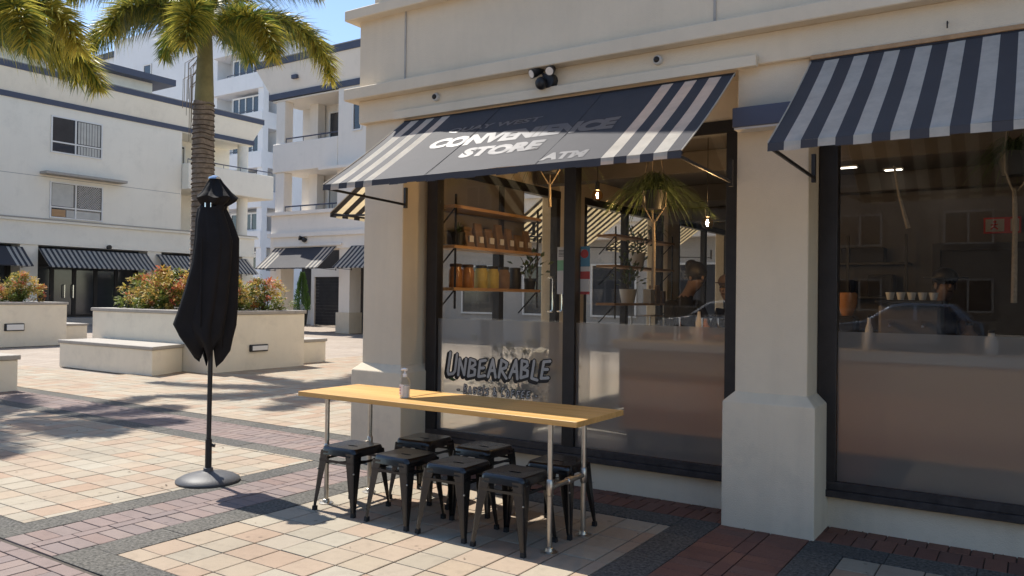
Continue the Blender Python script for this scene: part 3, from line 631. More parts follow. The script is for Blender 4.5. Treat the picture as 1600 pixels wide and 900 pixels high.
# ---------------------------------------------------------------- stools
def make_stool():
    r = thing('stool', 'x', 'stool', (0, 0, 0), 'black metal stools at the table')
    S, Z = .152, .45
    def rr_(s, c, z, k=4):
        pts = []
        for (sx, sy, a0) in ((1, 1, 0), (-1, 1, 90), (-1, -1, 180), (1, -1, 270)):
            for i in range(k+1): a = R_(a0+90*i/k); pts.append((sx*(s-c)+c*math.cos(a), sy*(s-c)+c*math.sin(a), z))
        return pts
    sb = MB(); rings = [rr_(.075, .03, Z-.006), rr_(.135, .03, Z-.001), rr_(.146, .034, Z), rr_(.153, .036, Z-.006), rr_(.157, .036, Z-.02), rr_(.163, .036, Z-.055), rr_(.160, .034, Z-.055), rr_(.154, .034, Z-.02)]
    n = len(rings[0]); o = 0
    for q in rings: sb.v += q
    for i in range(len(rings)-1):
        for k in range(n): sb.f.append([i*n+k, i*n+(k+1) % n, (i+1)*n+(k+1) % n, (i+1)*n+k]); sb.mi.append(0)
    # top centre with hand slot
    sl = [(.045*math.cos(t)*(1 if abs(math.cos(t)) < .5 else 1), .013*math.sin(t), Z-.008) for t in [2*math.pi*(k+.5)/n for k in range(n)]]
    sl = [(max(-.045, min(.045, x*1.2)), y, z) for x, y, z in sl]; b0 = len(sb.v); sb.v += sl
    for k in range(n): sb.f.append([b0+k, b0+(k+1) % n, (k+1) % n, k]); sb.mi.append(0)
    b1 = len(sb.v); sb.v += [(x*.95, y*.9, z-.012) for x, y, z in sl]
    for k in range(n): sb.f.append([b1+k, b1+(k+1) % n, b0+(k+1) % n, b0+k]); sb.mi.append(0)
    seat = sb.build('seat', 'stool', r, smooth=True)
    for sx in (1, -1):
        for sy in (1, -1):
            lg = MB(); zt, zb = Z-.03, .02
            def sec(t, inner):
                s = .160+(.193-.160)*t; wdt = .078+(.024-.078)*t; z = zt+(zb-zt)*t; th = .003*inner
                s2 = s-th
                return [(sx*(s2-wdt), sy*s2, z), (sx*(s2-.012), sy*s2, z), (sx*(s2-.003), sy*(s2-.003), z), (sx*s2, sy*(s2-.012), z), (sx*s2, sy*(s2-wdt), z)]
            T = [0, .12, .5, 1]; V = []
            for t in T: V += sec(t, 0)
            for t in T: V += sec(t, 1)
            Fs = []; q = len(T)*5
            for i in range(len(T)-1):
                for k in range(4): a, b, c, d = i*5+k, i*5+k+1, (i+1)*5+k+1, (i+1)*5+k; Fs += [(a, b, c, d), (q+d, q+c, q+b, q+a)]
                for k in (0, 4): a, d = i*5+k, (i+1)*5+k; Fs.append((a, d, q+d, q+a))
            for k in range(4): i = len(T)-1; Fs.append((i*5+k, i*5+k+1, q+i*5+k+1, q+i*5+k))
            lo = lg.add(V, Fs).build('leg', 'stool', r, smooth=False)
            MB().hexa([(sx*.194-.014, sy*.194-.014, 0), (sx*.194+.006, sy*.194-.014, 0), (sx*.194+.006, sy*.194+.006, 0), (sx*.194-.014, sy*.194+.006, 0)] if False else [(sx*.182-.014, sy*.182-.014, 0), (sx*.182+.014, sy*.182-.014, 0), (sx*.182+.014, sy*.182+.014, 0), (sx*.182-.014, sy*.182+.014, 0)],
                      [(sx*.181-.013, sy*.181-.013, .03), (sx*.181+.013, sy*.181-.013, .03), (sx*.181+.013, sy*.181+.013, .03), (sx*.181-.013, sy*.181+.013, .03)]).build('rubber_foot', 'rubber', lo)
            MB().ell((sx*.171, sy*.171, .29), .006, .006, .006, 8, 6).build('rivet', 'steel', lo)
    for s in (1, -1):
        MB().box(-.16, .16, s*.164-.0025, s*.164+.0025, .345, .362).build('brace', 'stool', r)
        MB().box(s*.160-.0025, s*.160+.0025, -.16, .16, .345, .362).build('brace', 'stool', r)
    MB().path([(-.15, -.15, .33), (.15, .15, .33)], .005, 6).build('cross_rod', 'stool', r)
    return r
st0 = make_stool(); SB = 'black metal stool '
stools = [(-4.07, 4.115, .03, 'leftmost black metal stool, in front, nearest the umbrella'), (-3.565, 4.11, -.04, 'second black metal stool from the left in the front row'),
          (-3.12, 4.11, .02, 'third black metal stool from the left in the front row'), (-2.675, 4.10, .0, 'rightmost front black metal stool beside the near pipe leg'),
          (-3.86, 4.66, .06, 'leftmost black metal stool of the back row, below the corner pillar'), (-3.31, 4.66, -.05, 'middle black metal stool of the back row'),
          (-2.63, 4.55, .04, 'rightmost black metal stool of the back row, under the table end')]
for i, (x, y, a, l) in enumerate(stools):
    o = st0 if i == 0 else copy_tree(st0); o.location = (x, y, 0); o.rotation_euler = (0, 0, a); o['label'] = l

# ---------------------------------------------------------------- sanitizer bottle
bx, by = -3.655, 4.19
bt = thing('pump_bottle', 'clear hand sanitizer pump bottle on the timber table', 'bottle', (bx, by, TZ))
MB().lathe([(.030, TZ), (.036, TZ+.004), (.036, TZ+.10), (.033, TZ+.125), (.020, TZ+.14), (.013, TZ+.145), (.013, TZ+.155)], bx, by, 20).build('bottle_body', 'clear', bt, smooth=True)
MB().lathe([(.033, TZ+.003), (.034, TZ+.085)], bx, by, 20).build('gel', 'gel', bt, smooth=True)
MB().lathe([(.016, TZ+.146), (.016, TZ+.165), (.008, TZ+.168), (.005, TZ+.17), (.005, TZ+.19)], bx, by, 14).build('pump', 'white', bt, smooth=True)
MB().path([(bx-.03, by-.008, TZ+.192), (bx-.01, by, TZ+.198), (bx+.018, by, TZ+.196)], [.006, .009, .009], 8).build('pump_nozzle', 'white', bt, smooth=True)
lb = MB(); 
for k in range(5):
    a0, a1 = R_(-150+k*17), R_(-150+(k+1)*17); r = .0372
    lb.add([(bx+r*math.cos(a0), by+r*math.sin(a0), TZ+.02), (bx+r*math.cos(a1), by+r*math.sin(a1), TZ+.02), (bx+r*math.cos(a1), by+r*math.sin(a1), TZ+.095), (bx+r*math.cos(a0), by+r*math.sin(a0), TZ+.095)], [(0, 1, 2, 3)])
lb.build('label', 'paper', bt)
lb = MB()
for k in (1.4, 2.4):
    a0, a1 = R_(-150+k*17), R_(-150+(k+.7)*17); r = .0376
    for z in (.03, .05, .07): lb.add([(bx+r*math.cos(a0), by+r*math.sin(a0), TZ+z), (bx+r*math.cos(a1), by+r*math.sin(a1), TZ+z), (bx+r*math.cos(a1), by+r*math.sin(a1), TZ+z+.008), (bx+r*math.cos(a0), by+r*math.sin(a0), TZ+z+.008)], [(0, 1, 2, 3)])
lb.build('label_print', 'red', bt)

# ---------------------------------------------------------------- closed umbrella
U = Vector((-5.573, 4.012, 0)); ur = Vector((math.cos(YAW), math.sin(YAW), 0)); uf = Vector((-math.sin(YAW), math.cos(YAW), 0))
um = thing('patio_umbrella', 'tall closed black patio umbrella on a round grey base', 'umbrella', U)
tilt = .010
MB().path([U+Vector((0, 0, .06)), U+Vector((0, 0, .34))], .026, 16).build('lower_pole', 'black', um, smooth=True)
MB().path([U+Vector((0, 0, .33)), U+ur*tilt+Vector((0, 0, 2.44))], .019, 14).build('pole', 'black', um, smooth=True)
MB().path([U+Vector((0, 0, .29))+ur*.02, U+Vector((0, 0, .29))+ur*.05], [.012, .016], 10).build('clamp_knob', 'black', um, smooth=True)
MB().lathe([(.245, .0), (.248, .014), (.243, .024), (.20, .048), (.13, .068), (.06, .078), (.04, .085), (.036, .11), (.03, .112)], U.x, U.y, 48).build('base', 'umb_base', um, smooth=True)
PX = 193.3
Lp = [(2.445, -.03), (2.40, -.06), (2.33, -.10), (2.285, -.145), (2.255, -.125), (2.225, -.10), (2.19, -.135), (2.1, -.15), (1.95, -.155), (1.75, -.175), (1.55, -.225), (1.40, -.27), (1.25, -.315), (1.15, -.26), (1.05, -.19), (.98, -.14), (.95, -.10)]
Rp = [(2.445, .045), (2.40, .075), (2.33, .135), (2.285, .185), (2.255, .16), (2.225, .115), (2.19, .105), (2.1, .15), (1.95, .205), (1.75, .205), (1.55, .20), (1.40, .195), (1.25, .185), (1.15, .165), (1.05, .15), (.98, .10), (.95, .06)]
NA = 160; cn = MB(); rows = []
def canopy(rows_idx, name, z_add=0, scale=1.0, hem=None):
    mb = MB(); N = len(rows_idx)
    sub = []
    for a, b in zip(rows_idx[:-1], rows_idx[1:]):
        for k in range(4): t = k/4; sub.append((Lp[a][0]*(1-t)+Lp[b][0]*t, Lp[a][1]*(1-t)+Lp[b][1]*t, Rp[a][1]*(1-t)+Rp[b][1]*t))
    b = rows_idx[-1]; sub.append((Lp[b][0], Lp[b][1], Rp[b][1]))
    n = len(sub)
    for i, (z, l, r) in enumerate(sub):
        cx = (l+r)/2; hw = (r-l)/2; v = i/(n-1)
        for k in range(NA):
            a = 2*math.pi*k/NA
            fold = .17*(abs(math.sin(4*a+.65+.5*v))-.6)+.07*math.sin(5*a-.8+2.2*v)+.03*math.sin(11*a+3*v)
            fold *= min(1, .35+v*1.0)
            rad = 1+fold-.10
            x = cx+hw*math.cos(a)*rad*1.03; y = min(hw, .20)*.85*math.sin(a)*rad
            zz = z
            if hem and v > hem: zz = z+(v-hem)/(1-hem)*(.17*(.5-.5*math.cos(6*a+.5))+.04*math.sin(5*a))
            zz += .01*math.sin(6*a)*(1 if i < 14 else 0)
            p = U+ur*(x*scale+tilt*z/2.4)+uf*y*scale; mb.v.append((p.x, p.y, zz+z_add))
    for i in range(n-1):
        for k in range(NA): mb.f.append([i*NA+k, (i+1)*NA+k, (i+1)*NA+(k+1) % NA, i*NA+(k+1) % NA]); mb.mi.append(0)
    mb.f.append(list(range(NA))); mb.mi.append(0)
    return mb.build(name, 'umbrella', um, smooth=True)
canopy([5, 6, 7, 8, 9, 10, 11, 12, 13, 14, 15, 16], 'canopy', hem=.55)
canopy([0, 1, 2, 3, 4, 5], 'vent_cap')
MB().lathe([(.05, 2.44), (.045, 2.455), (.02, 2.468), (.008, 2.472)], U.x+ur.x*tilt, U.y+ur.y*tilt, 16).build('finial', 'chrome', um, smooth=True)
MB().path([U+ur*-.02+uf*-.16+Vector((0, 0, 1.95-.1*k)) for k in range(8)], .006, 6).build('tie_strap', 'umbrella', um)
for dx in (-.01, .035): MB().box(*[c for c in (U.x+ur.x*dx-uf.x*.125-.004, U.x+ur.x*dx-uf.x*.125+.004, U.y+ur.y*dx-uf.y*.125-.004, U.y+ur.y*dx-uf.y*.125+.004, 2.20, 2.235)]).build('rib_end', 'chrome', um)
# ---------------------------------------------------------------- planters
def planter(x0, x1, y0, y1, h, label, light=None):
    p = thing('planter', label, 'planter', ((x0+x1)/2, (y0+y1)/2, 0), 'rendered planter boxes')
    B(x0, x1, y0, y1, -.02, h-.07).build('planter_wall', 'plant_wall', p, bevel=.01)
    t = .28; c = MB()
    for (a, b, cc, d) in ((x0-.03, x1+.03, y0-.03, y0+t), (x0-.03, x1+.03, y1-t, y1+.03), (x0-.03, x0+t, y0+t, y1-t), (x1-t, x1+.03, y0+t, y1-t)):
        B(a, b, cc, d, h-.07, h).build('coping', 'coping', p, bevel=.008)
    B(x0+t, x1-t, y0+t, y1-t, h-.08, h-.03).build('soil', 'soil', p)
    if light:
        a, b, z0, z1 = light; X = x1
        l = MB().box(X, X+.05, a, b, z0, z1).build('wall_light', 'black', p, bevel=.012); B(X+.045, X+.058, a+.05, b-.02, z0+.025, z1-.025).build('diffuser', 'diffuser', l, bevel=.004)
    return p
def bench(pts, h, label):
    cx = sum(q[0] for q in pts)/len(pts); cy = sum(q[1] for q in pts)/len(pts); p = thing('bench_wall', label, 'bench', (cx, cy, 0), 'rendered bench walls')
    MB().prism(pts, -.02, h-.065).build('bench_body', 'plant_wall', p, bevel=.01)
    MB().prism([(cx+(x-cx)*1.022, cy+(y-cy)*1.05) for x, y in pts], h-.065, h).build('bench_top', 'coping', p, bevel=.008); return p
planter(-17.0, -13.0, 9.3, 11.66, 1.17, 'large cream planter wall with rectangular wall light behind the umbrella', (10.24, 10.68, .36, .50))
bench([(-16.57, 8.40), (-13.34, 8.40), (-13.75, 9.29), (-16.57, 9.29)], .53, 'long low bench wall in front of the large planter')
bench([(-16, 11.70), (-13.45, 11.70), (-13.45, 12.7), (-16, 12.7)], .52, 'short bench wall at the far right end of the large planter')
planter(-27.2, -23.1, 7.0, 11.9, 1.2, 'cream planter wall with wall light at the left edge', (10.25, 10.75, .42, .62))
bench([(-26.6, 11.95), (-24.6, 11.95), (-24.6, 13.3), (-26.6, 13.3)], .52, 'short bench wall at the right end of the left planter')
planter(-15.6, -12.9, 3.6, 5.93, .54, 'low cream planter wall cut off by the left edge of the picture')

# ---------------------------------------------------------------- foliage
def leaf_quad(mb, p, d, n, L, W):
    s = d.cross(n).normalized()*W*.5; a = p; b = p+d*L*.5+s+n*L*.06; c = p+d*L; e = p+d*L*.5-s+n*L*.06
    mb.add([a, b, c, e], [(0, 1, 2, 3)])
for k, cols in (('shr_g', [(.12, .16, .03), (.16, .21, .04), (.24, .27, .06), (.11, .15, .03)]), ('shr_o', [(.62, .36, .08), (.56, .40, .10), (.52, .46, .11), (.66, .44, .12), (.42, .40, .08), (.60, .30, .09)]), ('shr_r', [(.62, .18, .09), (.54, .14, .08), (.60, .28, .11)])):
    m[k] = RND('shrub_leaf_'+k, cols, .5, 0, 10, .1, 5, trans=.35, spec=.4)
def shrub_mesh(seed, rx=.55, ry=.5, h=.85, clumps=110, per=30):
    r = random.Random(seed); mb = MB()
    for c in range(clumps):
        t = r.random()**.6; a = r.uniform(0, 2*math.pi); z = r.uniform(.06, 1)
        rad = math.sqrt(max(.05, 1-(z*1.05-.35)**2*1.15))*t
        lump = 1+.22*math.sin(3*a+seed)+.12*math.sin(5*a+2*seed)
        p = Vector((rx*rad*math.cos(a)*lump, ry*rad*math.sin(a)*lump, h*z*(1-.18*t*t+.12*math.sin(2*a+seed))))
        out = Vector((p.x, p.y, .28)).normalized(); hi = (z*.7+t*.3)
        mb.k = 0 if r.random() > hi*1.05 else (1 if r.random() < .68 else 2)
        cr = r.uniform(.05, .10)
        for i in range(per):
            d = Vector((r.gauss(0, 1), r.gauss(0, 1), r.gauss(.15, .8))).normalized(); d = (d+out*.6).normalized()
            q = p+Vector((r.gauss(0, cr*.6), r.gauss(0, cr*.6), r.gauss(0, cr*.55))); L = r.uniform(.06, .115)
            d.z -= .25; d.normalize(); n = Vector((r.gauss(0, .5), r.gauss(0, .5), 1)).normalized(); leaf_quad(mb, q, d, n, L, L*.34)
    return mb
def stems_mesh(seed, h=.6, n=14, sp=.4):
    r = random.Random(seed); mb = MB()
    for i in range(n):
        a = r.uniform(0, 6.28); q = r.uniform(.1, sp); mb.path([(.05*math.cos(a), .05*math.sin(a), 0), (q*.5*math.cos(a), q*.5*math.sin(a), h*.5), (q*math.cos(a), q*math.sin(a), h*r.uniform(.7, 1))], [.012, .009, .005], 5)
    return mb
protos = []
for sd in (1, 2):
    t = thing('shrub', 'x', 'shrub', (0, 0, 0), 'orange and green shrubs in the planters')
    shrub_mesh(sd).build('foliage', ['shr_g', 'shr_o', 'shr_r'], t); stems_mesh(sd).build('stem', 'stem', t); protos.append(t)
spots = [(-16.3, 10.1, 1.13, 1.0, 'leftmost orange shrub in the large planter'), (-15.35, 10.0, 1.13, 1.1, 'orange and green shrub left of the umbrella in the large planter'), (-14.5, 10.35, 1.13, 1.0, 'yellow green shrub mostly hidden behind the closed umbrella'),
         (-13.6, 10.35, 1.13, .86, 'shrub just right of the umbrella in the large planter'), (-13.6, 11.05, 1.13, .9, 'reddest shrub at the right end of the large planter'),
         (-23.9, 11.0, 1.16, 1.05, 'pink orange shrub at the right end of the left planter'), (-24.1, 9.9, 1.16, 1.15, 'orange shrub at the left edge in the left planter'), (-24.3, 8.7, 1.16, 1.0, 'orange shrub beyond the left edge in the left planter')]
for i, (x, y, z, s, l) in enumerate(spots):
    o = protos[i] if i < 2 else copy_tree(protos[i % 2]); o.location = (x, y, z); o.rotation_euler = (0, 0, i*1.9); o.scale = (s, s, s*.88); o['label'] = l

m['leaf_y'] = RND('palm_leaflet_yellow', [(.56, .47, .08), (.46, .42, .07), (.62, .52, .10), (.34, .35, .06)], .45, 0, 10, .1, 5, trans=.4, spec=.45)
def frond(seed, az, e0, L, droop, base, yellow=.2, dens=105, plume=.56):
    r = random.Random(seed); mb = MB(); pts = [Vector(base)]; N = 22; e = e0; a = az
    for i in range(N):
        t = i/(N-1); e = e0-(e0+droop)*(t**1.15); a += r.uniform(-.02, .02)
        pts.append(pts[-1]+Vector((math.cos(a)*math.cos(e), math.sin(a)*math.cos(e), math.sin(e)))*L/N)
    rad = [max(.004, .030*(1-i/N)) for i in range(N+1)]
    mb.k = 2; mb.path(pts, rad, 5); 
    for j in range(dens):
        t = .12+.88*j/dens; f = t*N; i = min(int(f), N-1); p = pts[i].lerp(pts[i+1], f-i); d = (pts[i+1]-pts[i]).normalized()
        u = d.cross(Vector((0, 0, 1))).normalized(); v = u.cross(d)
        sh_ = plume*min(1, .35+(t-.12)*2.2)*(1-.55*max(0, (t-.55)/.45)**1.3)
        for k in range(10):
            th = r.uniform(0, 2*math.pi); q = (math.cos(th)*u*1.15+math.sin(th)*v)
            w = (q+d*r.uniform(.45, .9)).normalized(); ln = sh_*r.uniform(.6, 1.2); W = r.uniform(.010, .019)
            s = w.cross(d if abs(w.dot(d)) < .95 else u).normalized()*W
            g = Vector((0, 0, -1)); p1 = p+w*ln*.5+g*ln*.05; p2 = p+w*ln+g*ln*.28
            mb.k = 1 if r.random() < yellow*(.4+1.2*t) else 0
            mb.add([p-s*.4, p+s*.4, p1+s, p1-s, p2], [(0, 1, 2, 3), (3, 2, 4)])
    return mb
def palm(loc, label, H, rt_, fr, zs, cat='palm tree'):
    t = thing('palm_tree', label, cat, loc, 'foxtail palms in the square'); x, y, z0 = loc; r = random.Random(9); tr = MB(); prof = []
    z = z0
    while z < zs:
        v = (z-z0)/(zs-z0); q = rt_*(1.08-.18*v); st_ = r.uniform(.075, .125); k_ = r.uniform(1.03, 1.09); prof += [(q*.93, z), (q*k_, z+.012), (q*1.0, z+st_*.5), (q*.95, z+st_*.97)]; z += st_
    tr.lathe(prof, x, y, 22)
    for i in range(len(tr.v)):
        a = tr.v[i]; k = 1+.035*mnoise.noise(Vector(a)*4); dz_ = .035*mnoise.noise(Vector((a[0]*5, a[1]*5, a[2]*1.5))); tr.v[i] = (x+(a[0]-x)*k+.02*math.sin(a[2]*.8), y+(a[1]-y)*k, a[2]+dz_)
    for q_ in range(len(tr.mi)-2): tr.mi[q_] = 1 if (q_//22) % 4 in (0, 3) else 0
    tr.build('trunk', ['bark', 'bark_dark'], t, smooth=False)
    MB().lathe([(rt_*.80, zs-.02), (rt_*.82, zs+.15), (rt_*.74, zs+.6), (rt_*.62, H-.15), (rt_*.42, H+.12), (rt_*.2, H+.35)], x, y, 18).build('crown_shaft', 'shaft', t, smooth=True)
    for i, (az, e0, L, dr, yl) in enumerate(fr):
        frond(i+3, az, e0, L, dr, (x+.08*math.cos(az), y+.08*math.sin(az), H-.05), yl).build('frond', ['leaf', 'leaf_y', 'shaft'], t)
    # old flower stalk strands hanging beside the crown shaft
    st = MB()
    for i in range(16):
        a = YAW+math.pi+r.uniform(-.5, .5); q = rt_*.9+r.uniform(.02, .22); h0 = zs+r.uniform(.3, .9); st.path([(x+rt_*.7*math.cos(a), y+rt_*.7*math.sin(a), h0+.15), (x+q*math.cos(a), y+q*math.sin(a), h0), (x+q*math.cos(a)*1.02, y+q*math.sin(a), h0-r.uniform(.5, 1.1))], .006, 4)
    st.build('flower_stalk', 'rope', t, kind='stuff')
    return t
A0 = YAW
fr1 = [(A0+.05, .62, 3.15, 1.4, .6), (A0+math.pi-.05, .66, 3.0, 1.15, .25), (A0+math.pi+.45, .95, 2.7, .8, .3), (A0-.55, .55, 2.4, 1.4, .5), (A0-1.3, .5, 2.3, 1.4, .45), (A0+math.pi+1.0, .6, 2.3, 1.2, .4),
       (A0+.7, .8, 2.7, .8, .3), (A0+1.5, .8, 2.6, .7, .2), (A0+2.3, .8, 2.6, .8, .2), (A0+.25, 1.15, 2.7, .35, .25), (A0+math.pi-.3, 1.2, 2.7, .3, .2), (A0-1.7, 1.1, 2.5, .5, .3), (A0+1.9, 1.3, 2.4, .2, .2), (A0-.9, 1.0, 2.6, .7, .4)]
p1 = palm((-14.05, 9.88, 1.12), 'tall ringed trunk palm rising behind the closed umbrella', 6.75, .225, fr1, 5.3)
fr2 = [(A0-.02, .9, 2.6, 1.2, .65), (A0+.5, .6, 2.5, 1.2, .45), (A0-.5, .75, 2.6, 1.25, .4), (A0-1.3, .6, 2.5, 1.1, .4), (A0+1.2, .7, 2.5, .9, .25), (A0+2.0, .7, 2.5, .9, .25), (A0+math.pi, .7, 2.5, .9, .3), (A0+math.pi+.8, .7, 2.5, .9, .3), (A0+.2, 1.2, 2.3, .3, .3), (A0-1.0, 1.2, 2.4, .3, .3), (A0+2.5, 1.2, 2.4, .3, .3)]
p2 = palm((-13.75, 5.1, .48), 'palm tree whose fronds hang in from the left edge', 5.35, .2, fr2, 4.2)
clone(p2, (-11.5, -6.5, 0), 1.2, 'palm tree behind the viewer, mirrored in the shop window')

# ---------------------------------------------------------------- far buildings
def win(fac, par, s0, s1, z0, z1, o=0.0, mull=(), trans=(), mat='glass_far', inner=None, fw_=.06, fmat='white'):
    w = fac.B(s0, s1, o-.06, o+.005, z0, z1).build('window', mat, par)
    fr = MB(); fac.box(fr, s0, s1, o-.03, o+.05, z0, z0+fw_); fac.box(fr, s0, s1, o-.03, o+.05, z1-fw_, z1); fac.box(fr, s0, s0+fw_, o-.03, o+.05, z0+fw_, z1-fw_); fac.box(fr, s1-fw_, s1, o-.03, o+.05, z0+fw_, z1-fw_)
    for q in mull: fac.box(fr, q-fw_/2, q+fw_/2, o-.03, o+.045, z0+fw_, z1-fw_)
    for q in trans: fac.box(fr, s0+fw_, s1-fw_, o-.03, o+.04, q-fw_/2, q+fw_/2)
    fr.build('window_frame', fmat, w)
    if inner:
        for (a, b, c, d, mm) in inner:
            if mm == 'mesh':
                g = MB(); k = a; step = .11
                n = int((b-a+d-c)/step)
                for i in range(1, n):
                    for sgn in (1, -1):
                        x0_, x1_ = a+i*step-(d-c), a+i*step; zz0, zz1 = (c, d)
                        if x0_ < a: zz0 = c+(a-x0_); x0_ = a
                        if x1_ > b: zz1 = d-(x1_-b); x1_ = b
                        if sgn < 0: x0_, x1_ = a+b-x0_, a+b-x1_
                        p_, q_ = fac.P(x0_, o+.015, zz0), fac.P(x1_, o+.015, zz1); g.path([p_, q_], .013, 3, False)
                g.build('security_mesh', 'pot_white', w)
            elif mm == 'blind':
                n = int((b-a)/.12); g = MB()
                for i in range(n): fac.box(g, a+(b-a)*i/n+.012, a+(b-a)*(i+1)/n-.012, o+.006, o+.012+.01*(i % 2), c, d)
                g.build('vertical_blind', 'curtain', w)
            elif mm == 'louvre':
                n = int((d-c)/.10); g = MB()
                for i in range(n): fac.box(g, a, b, o+.01, o+.035, c+(d-c)*i/n+.012, c+(d-c)*(i+1)/n-.02)
                g.build('louvre_blade', 'louvre', w)
            else: fac.B(a, b, o+.006, o+.012, c, d).build('blind', mm, w)
    return w
def bx(fac, par, name, mat, s0, s1, o0, o1, z0, z1, bevel=0): return fac.B(s0, s1, o0, o1, z0, z1).build(name, mat, par, bevel=bevel)
def rail(fac, par, s0, s1, o, z, posts=4, h=.22):
    g = MB().path([fac.P(s0, o, z), fac.P(s1, o, z)], .03, 5)
    for i in range(posts+1): q = s0+(s1-s0)*i/posts; g.path([fac.P(q, o, z), fac.P(q, o, z-h)], .018, 4)
    g.build('rail', 'trim', par)
def cornice(fac, par, s0, s1, z0, z1, flare, back, wallmat, ret=None):
    """sloping parapet between two dark strips, flaring out and past its free end"""
    e0, e1 = ret or (0, 0)
    def ring(o, z, k): return [fac.P(s0-e0*k, -back, z), fac.P(s1+e1*k, -back, z), fac.P(s1+e1*k, o, z), fac.P(s0-e0*k, o, z)]
    a, b = ring(0, z0, 0), ring(flare, z1, 1); MB().hexa(a, b).build('parapet', wallmat, par)
    fac.B(s0-.05*(e0 > 0), s1+.05*(e1 > 0), -back, .06, z0-.24, z0-.001).build('dark_strip', 'trim', par)
    fac.B(s0-e0-.04*(e0 > 0), s1+e1+.04*(e1 > 0), -back, flare+.05, z1+.001, z1+.26).build('dark_strip', 'trim', par)
    fac.B(s0-e0-.04*(e0 > 0), s1+e1+.04*(e1 > 0), -back, flare+.06, z1+.26, z1+.30).build('roof_edge', 'louvre', par)
# building on the left, faces +X
FA = Fac('E', -37); bA = thing('apartment_building', 'long cream apartment building on the left with striped awnings below', 'building', (-37, 20, 0))
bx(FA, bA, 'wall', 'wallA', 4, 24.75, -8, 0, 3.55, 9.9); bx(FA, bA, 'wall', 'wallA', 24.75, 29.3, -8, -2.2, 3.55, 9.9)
bx(FA, bA, 'ledge', 'wallA', 4, 29.6, -.2, .10, 4.58, 4.68); bx(FA, bA, 'ledge', 'wallA', 4, 29.45, -.2, .06, 3.55, 3.76)
bx(FA, bA, 'spandrel', 'wallA', 24.75, 29.4, -2.3, 0, 3.765, 4.575)
bx(FA, bA, 'joint', 'louvre', 4, 24.7, -.01, .004, 6.60, 6.62)
cornice(FA, bA, 4, 29.2, 10.1, 11.05, .35, 8, 'wallA', (0, .4))
bx(FA, bA, 'soffit', 'wallA', 24.75, 29.2, -2.2, -.02, 9.80, 9.86)
bx(FA, bA, 'balcony_wall', 'wallA', 24.78, 30.25, -.25, .55, 6.85, 8.2, .03); bx(FA, bA, 'balcony_slab', 'wallA', 24.78, 30.2, -2.2, -.25, 6.85, 7.05)
rail(FA, bA, 24.8, 30.2, .45, 8.4, 5)
for z0, z1 in ((7.05, 9.8), (4.68, 6.85)): MB().path([FA.P(28.8, -.35, z0), FA.P(28.8, -.35, z1)], .30, 14).build('column', 'wallA', bA, smooth=True)
bx(FA, bA, 'coping', 'coping', 4, 29.5, -2.3, .12, 4.685, 4.74)
win(FA, bA, 18.2, 20.55, 7.75, 9.42, 0, (19.3,), (8.25,), inner=[(19.4, 20.45, 8.32, 9.33, 'blind'), (19.4, 20.45, 7.83, 8.2, 'blind'), (18.3, 19.2, 8.32, 9.33, 'dark')])
win(FA, bA, 18.2, 20.62, 4.80, 6.45, 0, (19.35,), (5.3,), inner=[(19.45, 20.5, 5.36, 6.37, 'mesh'), (18.3, 19.25, 5.36, 6.37, 'curtain'), (18.3, 18.9, 4.88, 5.2, 'timber_shelf'), (18.95, 20.5, 4.88, 5.2, 'curtain')])
bx(FA, bA, 'window_hood', 'coping', 17.75, 21.5, 0, .6, 6.70, 6.82, .01)
win(FA, bA, 25.0, 26.4, 7.4, 9.55, -2.19, (), (), inner=[(25.1, 26.3, 7.5, 9.4, 'curtain')])
win(FA, bA, 27.0, 29.0, 4.75, 6.6, -2.19, (), (), inner=[(27.06, 28.94, 4.81, 6.5, 'louvre')])
win(FA, bA, 10.0, 12.2, 7.75, 9.42, 0, (11.1,), (8.25,)); win(FA, bA, 10.0, 12.2, 4.8, 6.45, 0, (11.1,), (5.3,))
# set back top floor
bx(FA, bA, 'upper_storey', 'wallA', 8, 24.6, -10, -2.5, 11.0, 12.65); bx(FA, bA, 'dark_strip', 'trim', 8, 25.6, -10, -1.9, 12.65, 12.98)
win(FA, bA, 19.9, 21.6, 11.75, 12.6, -2.49, (), ())
# ground floor
bx(FA, bA, 'shopfront', 'dark', 4, 28.6, -6, -1.0, 0, 3.55); bx(FA, bA, 'step', 'concrete', 4, 29.4, -1.0, .8, -.02, .30)
for s in (9.0, 12.8, 17.0, 22.95, 28.6): bx(FA, bA, 'pillar', 'wallA', s, s+.75, -.8, .0, .3, 3.55)
for s0, s1 in ((13.6, 16.9), (17.8, 22.9), (23.75, 28.5)):
    n = max(2, round((s1-s0)/1.05)); st = (s1-s0)/n
    for k in range(n):
        fr = MB(); a, b = s0+k*st, s0+(k+1)*st; FA.box(fr, a, b, -.98, -.9, .30, .42); FA.box(fr, a, b, -.98, -.9, 2.6, 2.72); FA.box(fr, a, a+.09, -.98, -.9, .42, 2.6); FA.box(fr, b-.09, b, -.98, -.9, .42, 2.6); f = fr.build('shop_window', 'frame', bA)
        FA.B(a+.091, b-.091, -.96, -.94, .421, 2.599).build('pane', 'glass_far', f)
for s in (19.35, 19.75): MB().path([FA.P(s, -.9, 1.2), FA.P(s, -.82, 1.2), FA.P(s, -.82, 1.8), FA.P(s, -.9, 1.8)], .025, 6).build('door_handle', 'chrome', bA)
for (a, b, l, pl_) in ((12.9, 17.1, 'plain navy middled awning at the far left edge of the cream building', (0, 7)), (17.75, 22.9, 'long striped awning left of the umbrella on the cream building', None), (23.4, 28.9, 'striped awning partly hidden behind the umbrella on the cream building', None)):
    awning(FA, a, b, 3.42, 2.6, 1.0, l, 'awnings along the cream building', plain=pl_, o0=.02, pit=.115)
